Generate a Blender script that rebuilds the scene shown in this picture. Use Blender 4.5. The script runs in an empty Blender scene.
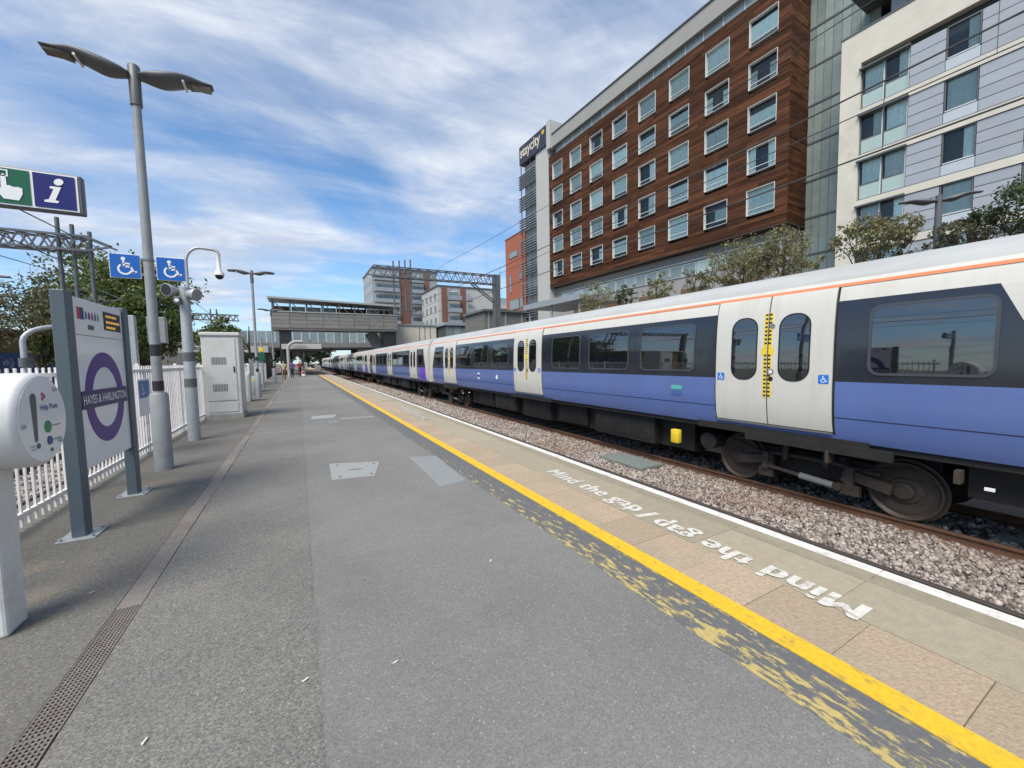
import bpy, bmesh, math, random
import numpy as np
from mathutils import Vector, Matrix
R = math.radians
random.seed(7); rng = np.random.default_rng(7)
scene = bpy.context.scene
COL = scene.collection

# ------------------------------------------------------------------ camera
CAM_H = 1.519; FPX = 393.3
YAW, PITCH, ROLL = R(28.45), R(3.66), R(-1.10)
fw = Vector((math.sin(YAW), math.cos(YAW), 0)); rt = Vector((math.cos(YAW), -math.sin(YAW), 0)); up = Vector((0, 0, 1))
f2 = fw*math.cos(PITCH) - up*math.sin(PITCH); u2 = up*math.cos(PITCH) + fw*math.sin(PITCH)
r3 = rt*math.cos(ROLL) + u2*math.sin(ROLL); u3 = u2*math.cos(ROLL) - rt*math.sin(ROLL)
cd = bpy.data.cameras.new('camera'); cam = bpy.data.objects.new('camera', cd); COL.objects.link(cam)
cam.matrix_world = Matrix(((r3.x, u3.x, -f2.x, 0), (r3.y, u3.y, -f2.y, 0), (r3.z, u3.z, -f2.z, CAM_H), (0, 0, 0, 1)))
cd.sensor_width = 36; cd.lens = FPX/1024*36; cd.clip_start = .05; cd.clip_end = 3000
scene.camera = cam

# ------------------------------------------------------------------ sky and sun
SUN_DIR = Vector((-.47, -.37, .80)).normalized()
SUN_EL = math.asin(SUN_DIR.z); SUN_AZ = math.atan2(SUN_DIR.x, SUN_DIR.y)
world = bpy.data.worlds.new('World'); scene.world = world; world.use_nodes = True
nt = world.node_tree; N = nt.nodes; LK = nt.links
for n in list(N): N.remove(n)
def wn(t, **k):
    n = N.new(t)
    for a, b in k.items(): setattr(n, a, b)
    return n
def wmath(op, a, b=None):
    n = wn('ShaderNodeMath', operation=op)
    for i, v in enumerate((a, b)):
        if v is None: continue
        if isinstance(v, (int, float)): n.inputs[i].default_value = v
        else: LK.new(v, n.inputs[i])
    return n.outputs[0]
sky = wn('ShaderNodeTexSky', sky_type='NISHITA', sun_disc=False)
sky.sun_elevation = SUN_EL; sky.sun_rotation = SUN_AZ; sky.air_density = 1.0; sky.dust_density = .35; sky.ozone_density = 1.6
tc = wn('ShaderNodeTexCoord'); sep = wn('ShaderNodeSeparateXYZ'); LK.new(tc.outputs['Generated'], sep.inputs[0])
zc = wmath('ADD', wmath('MAXIMUM', sep.outputs[2], 0.0), .13)
cb = wn('ShaderNodeCombineXYZ'); LK.new(wmath('DIVIDE', sep.outputs[0], zc), cb.inputs[0]); LK.new(wmath('DIVIDE', sep.outputs[1], zc), cb.inputs[1])
def cloud(scale, rot, sx, sy, off, detail, rough, dist, lo, hi):
    mp = wn('ShaderNodeMapping'); mp.inputs['Rotation'].default_value[2] = rot
    mp.inputs['Scale'].default_value = (sx, sy, 1); mp.inputs['Location'].default_value = off
    LK.new(cb.outputs[0], mp.inputs[0])
    nz = wn('ShaderNodeTexNoise'); nz.inputs['Scale'].default_value = scale; nz.inputs['Detail'].default_value = detail
    nz.inputs['Roughness'].default_value = rough; nz.inputs['Distortion'].default_value = dist
    LK.new(mp.outputs[0], nz.inputs['Vector'])
    mr = wn('ShaderNodeMapRange'); mr.interpolation_type = 'SMOOTHSTEP'
    mr.inputs['From Min'].default_value = lo; mr.inputs['From Max'].default_value = hi
    LK.new(nz.outputs[0], mr.inputs['Value']); return mr.outputs[0]
c1 = cloud(.85, R(20), 1.0, .75, (3.1, 1.7, 0), 9, .54, .5, .37, .68)      # broad veil
c2 = cloud(1.9, R(62), .42, 1.5, (.4, 5.2, 0), 10, .60, .7, .40, .72)     # drawn-out wisps
c3 = cloud(3.2, R(40), .7, 1.3, (8.3, 2.2, 0), 8, .6, .4, .35, .75)       # fine tufts
cov = wmath('MINIMUM', wmath('ADD', wmath('MULTIPLY', c1, .78), wmath('ADD', wmath('MULTIPLY', c2, .42), wmath('MULTIPLY', c3, .14))), .97)
hz = wn('ShaderNodeMapRange'); hz.inputs['From Min'].default_value = 0; hz.inputs['From Max'].default_value = .22
hz.inputs['To Min'].default_value = .8; hz.inputs['To Max'].default_value = 0; LK.new(sep.outputs[2], hz.inputs['Value'])
cov2 = wmath('MAXIMUM', cov, wmath('MULTIPLY', hz.outputs[0], wmath('ADD', .55, wmath('MULTIPLY', c2, .45))))
tone = wn('ShaderNodeMix', data_type='RGBA'); tone.inputs[6].default_value = (4.6, 5.2, 6.4, 1); tone.inputs[7].default_value = (7.0, 7.35, 7.95, 1); LK.new(c3, tone.inputs[0])
skyc = wn('ShaderNodeMix', data_type='RGBA', blend_type='MULTIPLY'); skyc.inputs[0].default_value = 1; skyc.inputs[7].default_value = (.95, 1.28, 1.50, 1)
LK.new(sky.outputs[0], skyc.inputs[6])
mixc = wn('ShaderNodeMix', data_type='RGBA'); LK.new(cov2, mixc.inputs[0]); LK.new(skyc.outputs[2], mixc.inputs[6]); LK.new(tone.outputs[2], mixc.inputs[7])
bg = wn('ShaderNodeBackground'); bg.inputs['Strength'].default_value = .072
LK.new(mixc.outputs[2], bg.inputs[0]); wo = wn('ShaderNodeOutputWorld'); LK.new(bg.outputs[0], wo.inputs[0])
sd = bpy.data.lights.new('sun', 'SUN'); sd.energy = 2.7; sd.angle = R(34); sd.color = (1, .93, .82)
sun = bpy.data.objects.new('sun', sd); COL.objects.link(sun); sun.rotation_euler = SUN_DIR.to_track_quat('Z', 'Y').to_euler()
vs = scene.view_settings; vs.view_transform = 'Standard'; vs.look = 'None'; vs.exposure = .82; vs.gamma = 1; vs.use_curve_mapping = False
scene.render.engine = 'CYCLES'

# ------------------------------------------------------------------ materials
MATS = {}
def mat(name, col, rough=.6, metal=0, var=.12, vscale=3.0, bump=0, bscale=60, spec=.5, dirt=None, dscale=1.2, dmin=.5, dmax=.75, ior=None, island=0, coat=0, objrand=0, streak=None):
    """plain procedural: base colour broken by two noises, optional dirt blotches, optional bump"""
    if name in MATS: return MATS[name]
    m = bpy.data.materials.new(name); m.use_nodes = True; t = m.node_tree; b = t.nodes['Principled BSDF']
    n, l = t.nodes.new, t.links.new
    b.inputs['Roughness'].default_value = rough; b.inputs['Metallic'].default_value = metal
    b.inputs['Specular IOR Level'].default_value = spec
    if ior: b.inputs['IOR'].default_value = ior
    if coat: b.inputs['Coat Weight'].default_value = coat; b.inputs['Coat Roughness'].default_value = .06
    g = n('ShaderNodeNewGeometry'); pos = g.outputs['Position']
    if streak:
        mp = n('ShaderNodeMapping'); mp.inputs['Scale'].default_value = streak; l(pos, mp.inputs[0]); pos = mp.outputs[0]
    nz = n('ShaderNodeTexNoise'); nz.inputs['Scale'].default_value = vscale; nz.inputs['Detail'].default_value = 6; nz.inputs['Roughness'].default_value = .65
    l(pos, nz.inputs['Vector'])
    mr = n('ShaderNodeMapRange'); mr.inputs['From Min'].default_value = .25; mr.inputs['From Max'].default_value = .75
    mr.inputs['To Min'].default_value = 1-var; mr.inputs['To Max'].default_value = 1+var; l(nz.outputs[0], mr.inputs['Value'])
    fac = mr.outputs[0]
    def mul(a, bb):
        x = n('ShaderNodeMath'); x.operation = 'MULTIPLY'; l(a, x.inputs[0]); l(bb, x.inputs[1]); return x.outputs[0]
    def rng_of(sock, amt):
        x = n('ShaderNodeMapRange'); x.inputs['To Min'].default_value = 1-amt; x.inputs['To Max'].default_value = 1+amt; l(sock, x.inputs['Value']); return x.outputs[0]
    if island: fac = mul(fac, rng_of(g.outputs['Random Per Island'], island))
    if objrand:
        oi = n('ShaderNodeObjectInfo'); fac = mul(fac, rng_of(oi.outputs['Random'], objrand))
    vm = n('ShaderNodeVectorMath'); vm.operation = 'SCALE'; vm.inputs[0].default_value = col; l(fac, vm.inputs['Scale'])
    out = vm.outputs[0]
    if dirt:
        dz = n('ShaderNodeTexNoise'); dz.inputs['Scale'].default_value = dscale; dz.inputs['Detail'].default_value = 8; dz.inputs['Roughness'].default_value = .7
        l(pos, dz.inputs['Vector'])
        dr = n('ShaderNodeMapRange'); dr.inputs['From Min'].default_value = dmin; dr.inputs['From Max'].default_value = dmax; l(dz.outputs[0], dr.inputs['Value'])
        mx = n('ShaderNodeMix'); mx.data_type = 'RGBA'; l(dr.outputs[0], mx.inputs[0]); l(out, mx.inputs[6]); mx.inputs[7].default_value = (*dirt, 1); out = mx.outputs[2]
    l(out, b.inputs['Base Color'])
    if bump:
        bz = n('ShaderNodeTexNoise'); bz.inputs['Scale'].default_value = bscale; bz.inputs['Detail'].default_value = 4
        l(g.outputs['Position'], bz.inputs['Vector'])
        bp = n('ShaderNodeBump'); bp.inputs['Strength'].default_value = bump; bp.inputs['Distance'].default_value = .02
        l(bz.outputs[0], bp.inputs['Height']); l(bp.outputs[0], b.inputs['Normal'])
    MATS[name] = m; return m

def asphalt(name, base, dark, warm, seam=True, grain=(.80, 1.18)):
    m = bpy.data.materials.new(name); m.use_nodes = True; t = m.node_tree; b = t.nodes['Principled BSDF']; n, l = t.nodes.new, t.links.new
    b.inputs['Roughness'].default_value = .88; b.inputs['Specular IOR Level'].default_value = .3
    g = n('ShaderNodeNewGeometry'); P = g.outputs['Position']
    def noise(s, d=5, r=.6, src=P):
        x = n('ShaderNodeTexNoise'); x.inputs['Scale'].default_value = s; x.inputs['Detail'].default_value = d; x.inputs['Roughness'].default_value = r; l(src, x.inputs['Vector']); return x.outputs[0]
    def mr(v, a, bb, c, d):
        x = n('ShaderNodeMapRange'); 
        for k, w in zip(('From Min', 'From Max', 'To Min', 'To Max'), (a, bb, c, d)): x.inputs[k].default_value = w
        l(v, x.inputs['Value']); return x.outputs[0]
    def mix(f, a, bb):
        x = n('ShaderNodeMix'); x.data_type = 'RGBA'; l(f, x.inputs[0])
        for i, v in ((6, a), (7, bb)):
            if isinstance(v, tuple): x.inputs[i].default_value = (*v, 1)
            else: l(v, x.inputs[i])
        return x.outputs[2]
    c = mix(mr(noise(.55, 6, .62), .36, .66, 0, 1), base, dark)
    c = mix(mr(noise(1.7, 7, .7), .52, .78, 0, .75), c, warm)
    vo = n('ShaderNodeTexVoronoi'); vo.inputs['Scale'].default_value = 150; l(P, vo.inputs['Vector'])
    sv = n('ShaderNodeSeparateColor'); l(vo.outputs['Color'], sv.inputs[0])
    sc = mr(sv.outputs[0], 0, 1, *grain)
    light = mr(sv.outputs[1], .985, .99, 0, .8)
    vm = n('ShaderNodeVectorMath'); vm.operation = 'SCALE'; l(c, vm.inputs[0]); l(sc, vm.inputs['Scale']); c = vm.outputs[0]
    c = mix(light, c, (.34, .33, .30))
    # cracks
    w = n('ShaderNodeVectorMath'); w.operation = 'MULTIPLY_ADD'; nc = n('ShaderNodeTexNoise'); nc.inputs['Scale'].default_value = 2.2; nc.inputs['Detail'].default_value = 6; l(P, nc.inputs['Vector'])
    l(nc.outputs['Color'], w.inputs[0]); w.inputs[1].default_value = (.9, .9, 0); l(P, w.inputs[2])
    ve = n('ShaderNodeTexVoronoi'); ve.feature = 'DISTANCE_TO_EDGE'; ve.inputs['Scale'].default_value = .33; l(w.outputs[0], ve.inputs['Vector'])
    crack = mr(ve.outputs['Distance'], .0, .0045, 1, 0)
    gate = mr(noise(.4, 2), .56, .62, 0, .4)
    cm = n('ShaderNodeMath'); cm.operation = 'MULTIPLY'; l(crack, cm.inputs[0]); l(gate, cm.inputs[1])
    c = mix(cm.outputs[0], c, (.035, .034, .032))
    vg = n('ShaderNodeTexVoronoi'); vg.inputs['Scale'].default_value = 2.6; l(P, vg.inputs['Vector'])
    gs = n('ShaderNodeSeparateColor'); l(vg.outputs['Color'], gs.inputs[0])
    gr = n('ShaderNodeMath'); gr.operation = 'LESS_THAN'; l(vg.outputs['Distance'], gr.inputs[0]); l(mr(gs.outputs[0], .45, 1, 0, .055), gr.inputs[1])
    gv = n('ShaderNodeMath'); gv.operation = 'MULTIPLY'; gv.inputs[1].default_value = .45; l(gr.outputs[0], gv.inputs[0])
    c = mix(gv.outputs[0], c, (.075, .073, .07))          # trodden gum
    c = mix(mr(noise(.17, 4, .55), .45, .62, 0, .35), c, (.25, .245, .23))   # paler trodden path
    c = mix(mr(noise(.95, 8, .72), .55, .70, 0, .42), c, (.125, .12, .11))   # old spills
    if seam:   # a long joint between two laid strips
        w2 = n('ShaderNodeVectorMath'); w2.operation = 'MULTIPLY_ADD'; l(nc.outputs['Color'], w2.inputs[0]); w2.inputs[1].default_value = (.10, .10, 0); l(P, w2.inputs[2])
        sx = n('ShaderNodeSeparateXYZ'); l(w2.outputs[0], sx.inputs[0])
        a = n('ShaderNodeMath'); a.operation = 'ADD'; a.inputs[1].default_value = -.07; l(sx.outputs[0], a.inputs[0])
        ab = n('ShaderNodeMath'); ab.operation = 'ABSOLUTE'; l(a.outputs[0], ab.inputs[0])
        c = mix(mr(ab.outputs[0], 0, .014, .2, 0), c, (.06, .058, .055))
    l(c, b.inputs['Base Color'])
    bp = n('ShaderNodeBump'); bp.inputs['Strength'].default_value = .55; bp.inputs['Distance'].default_value = .006
    l(sv.outputs[2], bp.inputs['Height']); l(bp.outputs[0], b.inputs['Normal'])
    return m

def worn_paint(name, paint, under, lo, hi, scale=9, stretch=(1, .45, 1), fade=None):
    m = bpy.data.materials.new(name); m.use_nodes = True; t = m.node_tree; b = t.nodes['Principled BSDF']; n, l = t.nodes.new, t.links.new
    b.inputs['Roughness'].default_value = .75
    g = n('ShaderNodeNewGeometry'); mp = n('ShaderNodeMapping'); mp.inputs['Scale'].default_value = stretch; l(g.outputs['Position'], mp.inputs[0])
    nz = n('ShaderNodeTexNoise'); nz.inputs['Scale'].default_value = scale; nz.inputs['Detail'].default_value = 9; nz.inputs['Roughness'].default_value = .72; l(mp.outputs[0], nz.inputs['Vector'])
    mr = n('ShaderNodeMapRange'); mr.inputs['From Min'].default_value = lo; mr.inputs['From Max'].default_value = hi; l(nz.outputs[0], mr.inputs['Value'])
    if fade:       # more of the old paint is worn off farther along
        sx = n('ShaderNodeSeparateXYZ'); l(g.outputs['Position'], sx.inputs[0]); fd = n('ShaderNodeMapRange'); fd.inputs['From Min'].default_value = fade[0]; fd.inputs['From Max'].default_value = fade[1]; fd.inputs['To Min'].default_value = 0; fd.inputs['To Max'].default_value = fade[2]; l(sx.outputs[1], fd.inputs['Value'])
        fx = n('ShaderNodeMapRange'); fx.inputs['From Min'].default_value = 1.84; fx.inputs['From Max'].default_value = 2.12; fx.inputs['To Min'].default_value = -.035; fx.inputs['To Max'].default_value = .055; l(sx.outputs[0], fx.inputs['Value'])
        sb = n('ShaderNodeMath'); sb.operation = 'SUBTRACT'; l(nz.outputs[0], sb.inputs[0]); l(fd.outputs[0], sb.inputs[1])
        sc2 = n('ShaderNodeMath'); sc2.operation = 'SUBTRACT'; l(sb.outputs[0], sc2.inputs[0]); l(fx.outputs[0], sc2.inputs[1]); l(sc2.outputs[0], mr.inputs['Value'])
    n2 = n('ShaderNodeTexNoise'); n2.inputs['Scale'].default_value = 40; n2.inputs['Detail'].default_value = 4; l(g.outputs['Position'], n2.inputs['Vector'])
    vr = n('ShaderNodeMapRange'); vr.inputs['To Min'].default_value = .7; vr.inputs['To Max'].default_value = 1.25; l(n2.outputs[0], vr.inputs['Value'])
    mx = n('ShaderNodeMix'); mx.data_type = 'RGBA'; l(mr.outputs[0], mx.inputs[0]); mx.inputs[6].default_value = (*under, 1); mx.inputs[7].default_value = (*paint, 1)
    vm = n('ShaderNodeVectorMath'); vm.operation = 'SCALE'; l(mx.outputs[2], vm.inputs[0]); l(vr.outputs[0], vm.inputs['Scale'])
    l(vm.outputs[0], b.inputs['Base Color'])
    bp = n('ShaderNodeBump'); bp.inputs['Strength'].default_value = .4; bp.inputs['Distance'].default_value = .005; l(n2.outputs[0], bp.inputs['Height']); l(bp.outputs[0], b.inputs['Normal'])
    return m

M_ASPH = asphalt('asphalt', (.205, .202, .190), (.160, .158, .149), (.232, .220, .196))
M_ASPH3 = asphalt('asphalt_coarse', (.188, .182, .166), (.145, .141, .129), (.225, .206, .175), grain=(.62, 1.36))
M_ASPH2 = asphalt('asphalt_old', (.165, .158, .14), (.125, .12, .105), (.23, .165, .115), seam=False, grain=(.66, 1.3))
M_TAR = worn_paint('tar_old_yellow', (.46, .36, .13), (.12, .122, .122), .50, .55, 26, (1, .28, 1), (1.5, 6, .09))
M_YEL = worn_paint('yellow_line', (.68, .43, .02), (.36, .25, .06), .33, .45, 16)
M_WHT = worn_paint('white_line', (.66, .645, .60), (.38, .35, .29), .33, .47, 12)
M_LET = worn_paint('white_letter', (.62, .60, .55), (.33, .29, .22), .36, .50, 22)
M_SLABP = mat('slab_pink', (.385, .297, .205), .85, var=.26, vscale=38, bump=.5, bscale=70, dirt=(.31, .265, .185), dscale=2.4, dmin=.48, dmax=.75, objrand=.09)
M_SLABG = mat('slab_buff', (.325, .285, .205), .85, var=.14, vscale=13, bump=.35, bscale=110, dirt=(.36, .28, .195), dscale=1.6, dmin=.52, dmax=.75, objrand=.07)
M_COPE = mat('coping_concrete', (.27, .235, .17), .85, var=.15, vscale=15, bump=.3, bscale=120, objrand=.06)
M_DRAIN = mat('drain_brown', (.205, .18, .16), .8, var=.2, vscale=18, bump=.4, dirt=(.13, .10, .08), objrand=.08)
M_DARK = mat('dark_void', (.018, .017, .016), .9)
M_PLATEG = mat('cover_grey', (.29, .30, .29), .6, var=.15, vscale=20, bump=.3)
M_PATCH = mat('patch_bluegrey', (.235, .25, .25), .85, var=.14, vscale=30, bump=.4, bscale=160)
M_BALL = mat('ballast_bed', (.155, .12, .10), .95, var=.5, vscale=26, bump=1, bscale=30)
M_STONE = mat('ballast_stone', (.265, .23, .205), .92, var=.2, vscale=9, island=.72, dirt=(.20, .115, .075), dscale=.5, dmin=.5, dmax=.8)
M_EARTH = mat('earth', (.12, .11, .07), .95, var=.4, vscale=.8, bump=.6, bscale=6)
M_RUST = mat('rail_rust', (.135, .067, .037), .75, var=.3, vscale=11, bump=.3)
M_RAILTOP = mat('rail_head', (.30, .25, .22), .32, metal=.8, var=.2, vscale=8)
M_RAILD = mat('rail_dark', (.055, .047, .042), .6, var=.3, vscale=9)
M_CONC = mat('concrete', (.33, .315, .285), .88, var=.2, vscale=5, bump=.3, dirt=(.2, .18, .15), dscale=.8)
M_CONCD = mat('concrete_dark', (.15, .145, .135), .9, var=.25, vscale=2, bump=.3)
M_CREAM = mat('train_white', (.60, .585, .53), .34, var=.045, vscale=1.2, coat=.25, dirt=(.40, .365, .30), dscale=1.2, dmin=.50, dmax=.95, streak=(1, 2.2, .35))
M_ROOFW = mat('train_roof', (.42, .43, .425), .5, var=.09, vscale=2, dirt=(.33, .32, .29), dscale=.7, streak=(1, .25, 1))
M_BAND = mat('train_dark_band', (.020, .024, .033), .14, var=.05, coat=.5, bump=.06, bscale=1.6)
M_BLUE = mat('train_blue', (.102, .158, .38), .30, bump=.06, bscale=1.6, var=.07, vscale=.8, coat=.3, dirt=(.11, .148, .31), dscale=.6, dmin=.42, dmax=.8, streak=(1, 2.2, .35))
M_ORNG = mat('train_orange', (.66, .22, .10), .4, var=.06)
M_PURP = mat('train_purple', (.16, .055, .52), .35, var=.05)
M_WIN = mat('train_glass', (.006, .008, .010), .02, var=.0, ior=2.3, bump=.03, bscale=1.8)
M_WFRM = mat('train_window_frame', (.055, .06, .07), .35, var=.05)
M_RUB = mat('black_rubber', (.012, .012, .013), .6, var=.1)
M_UND = mat('underframe_black', (.013, .012, .011), .7, var=.3, vscale=4, dirt=(.028, .022, .017), dscale=3)
M_BOG = mat('bogie_brown', (.050, .038, .029), .7, var=.3, vscale=8, dirt=(.032, .026, .022), dscale=4)
M_WHEEL = mat('wheel_steel', (.068, .052, .041), .55, metal=.25, var=.25, vscale=9)
M_STEP = mat('step_grey', (.20, .20, .20), .5, var=.1)
M_YELP = mat('yellow_plastic', (.78, .56, .03), .5, var=.1)
M_STBL = mat('sticker_blue', (.02, .17, .60), .4, var=.05)
M_STWH = mat('sticker_white', (.80, .80, .80), .45, var=.04)
M_TEAL = mat('sticker_teal', (.10, .42, .38), .45, var=.05)
M_WPOW = mat('white_powdercoat', (.68, .68, .655), .42, var=.06, vscale=4, dirt=(.44, .41, .35), dscale=3.5, dmin=.52, dmax=.85)
M_WFEN = mat('fence_white', (.72, .70, .69), .5, var=.07, vscale=9, dirt=(.50, .42, .37), dscale=5, dmin=.55, dmax=.85)
M_SLATE = mat('sign_slate', (.085, .115, .135), .45, var=.08, vscale=3)
M_SIGNW = mat('sign_white', (.80, .82, .83), .25, var=.03, coat=.3)
M_RPUR = mat('roundel_purple', (.062, .009, .23), .35, var=.05)
M_RNAV = mat('roundel_navy', (.016, .008, .12), .35, var=.05)
M_GREYP = mat('post_grey', (.27, .285, .29), .5, var=.1, vscale=5, dirt=(.19, .19, .185), dscale=3)
M_GALV = mat('galvanised', (.40, .42, .43), .5, metal=.35, var=.16, vscale=14)
M_DGREY = mat('lamp_grey', (.105, .11, .115), .45, var=.1)
M_LENS = mat('lamp_lens', (.10, .085, .055), .15, var=.3, vscale=20)
M_BLACK = mat('black_paint', (.02, .02, .022), .5, var=.1)
M_SBLUE = mat('sign_blue', (.008, .11, .44), .35, var=.05)
M_SNAVY = mat('sign_navy', (.008, .009, .13), .35, var=.05)
M_SGRN = mat('sign_green', (.006, .105, .045), .35, var=.05)
M_BTNG = mat('button_green', (.01, .22, .10), .3)
M_BTNB = mat('button_blue', (.015, .04, .26), .3)
M_RED = mat('mark_red', (.5, .03, .05), .45)
M_INK = mat('ink_blue', (.05, .12, .32), .5)
M_CABW = mat('cabinet_white', (.56, .555, .525), .5, var=.08, vscale=2, dirt=(.40, .385, .34), dscale=1.4, dmin=.5, dmax=.85)
M_GANT = mat('gantry_steel', (.115, .125, .135), .55, metal=.2, var=.2, vscale=3)
M_WIRE = mat('wire', (.05, .05, .052), .5)
M_BARK = mat('bark', (.085, .068, .05), .9, var=.3, vscale=12, bump=.5)
M_WOOD = mat('timber_cladding', (.090, .037, .018), .75, spec=.15, var=.34, vscale=1.3, island=.45, dirt=(.028, .012, .007), dscale=.8, dmin=.44, dmax=.66, streak=(1, .25, 4))
M_HGREY = mat('hotel_render', (.30, .295, .28), .8, var=.06, vscale=.7)
M_HPALE = mat('hotel_pale', (.43, .425, .405), .75, var=.05, vscale=.5)
M_FRAMEW = mat('window_white', (.60, .62, .61), .45, var=.03)
M_CURT = mat('curtain', (.80, .86, .83), .8, var=.14, vscale=5, objrand=.28)
M_ROOM = mat('room_dark', (.06, .065, .065), .9)
M_LINK = mat('link_glass', (.23, .275, .255), .30, var=.16, vscale=1.4, objrand=.14)
M_CREAMW = mat('cream_stone', (.60, .565, .48), .8, var=.07, vscale=1.2, bump=.1, dirt=(.52, .48, .40), dscale=.8)
M_PANEL = mat('panel_bluegrey', (.335, .360, .395), .5, var=.05, vscale=1.5, objrand=.06)
M_PANELL = mat('panel_pale', (.45, .50, .54), .5, var=.05, objrand=.04)
M_SPAND = mat('spandrel_green', (.38, .48, .45), .2, var=.06)
M_TERR = mat('terracotta', (.34, .105, .06), .8, var=.12, vscale=2)
M_BRICK = mat('brick_brown', (.19, .085, .058), .85, var=.15, vscale=3)
M_BALC = mat('balcony_grey', (.27, .30, .33), .4, var=.1, vscale=2)
M_HSIGN = mat('hotel_sign_purple', (.032, .030, .050), .5, var=.05)
M_GOLD = mat('letter_pale', (.62, .56, .46), .5)
M_BRIDGE = mat('bridge_grey', (.185, .18, .172), .7, var=.15, vscale=2, objrand=.12)
M_BRIDGEL = mat('bridge_light', (.36, .37, .36), .6, var=.08)
M_BRIDGEB = mat('bridge_brown', (.13, .085, .05), .8, var=.15)
M_GLASSG = mat('screen_glass', (.22, .27, .28), .12, var=.15, vscale=2, objrand=.2)
M_OCHRE = mat('ochre_wall', (.17, .12, .035), .85, var=.25, vscale=.6)
M_GRAF = mat('graffiti_blue', (.03, .07, .22), .7, var=.6, vscale=1.5, dirt=(.35, .36, .38), dscale=1.6, dmin=.55, dmax=.62)
M_SKIN = mat('skin', (.42, .25, .18), .6)
def cloth(n, c): return mat('cloth_'+n, c, .85, var=.15, vscale=20)

def leafmat(name, c1, c2, c3):
    m = bpy.data.materials.new(name); m.use_nodes = True; t = m.node_tree; b = t.nodes['Principled BSDF']; n, l = t.nodes.new, t.links.new
    b.inputs['Roughness'].default_value = .6
    g = n('ShaderNodeNewGeometry'); cr = n('ShaderNodeValToRGB'); l(g.outputs['Random Per Island'], cr.inputs[0])
    cr.color_ramp.elements[0].color = (*c1, 1); cr.color_ramp.elements[1].color = (*c3, 1)
    e = cr.color_ramp.elements.new(.5); e.color = (*c2, 1); l(cr.outputs[0], b.inputs['Base Color'])
    tr = n('ShaderNodeBsdfTranslucent'); l(cr.outputs[0], tr.inputs[0]); mx = n('ShaderNodeMixShader'); mx.inputs[0].default_value = .25
    l(b.outputs[0], mx.inputs[1]); l(tr.outputs[0], mx.inputs[2]); l(mx.outputs[0], t.nodes['Material Output'].inputs[0]); return m
LEAF_G = leafmat('leaf_green', (.065, .105, .028), (.125, .18, .045), (.205, .235, .075))
LEAF_S = leafmat('leaf_sparse', (.12, .10, .07), (.15, .145, .085), (.14, .155, .07))
LEAF_B = leafmat('leaf_shrub', (.14, .115, .065), (.21, .21, .09), (.29, .265, .13))
LEAF_D = leafmat('leaf_dark', (.03, .05, .015), (.055, .08, .025), (.09, .11, .04))

def glass_mat(name, tint, refl_min=.12):
    m = bpy.data.materials.new(name); m.use_nodes = True; t = m.node_tree; n, l = t.nodes.new, t.links.new
    for x in list(t.nodes): t.nodes.remove(x)
    tr = n('ShaderNodeBsdfTransparent'); tr.inputs[0].default_value = (*tint, 1)
    gl = n('ShaderNodeBsdfGlossy'); gl.inputs['Roughness'].default_value = .03
    fr = n('ShaderNodeFresnel'); fr.inputs[0].default_value = 1.4
    mr = n('ShaderNodeMapRange'); mr.inputs['To Min'].default_value = refl_min; mr.inputs['To Max'].default_value = 1; l(fr.outputs[0], mr.inputs['Value'])
    mx = n('ShaderNodeMixShader'); l(mr.outputs[0], mx.inputs[0]); l(tr.outputs[0], mx.inputs[1]); l(gl.outputs[0], mx.inputs[2])
    o = n('ShaderNodeOutputMaterial'); l(mx.outputs[0], o.inputs[0]); return m
GL_HOTEL = glass_mat('hotel_glass', (.90, .97, .95), .03)

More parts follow.
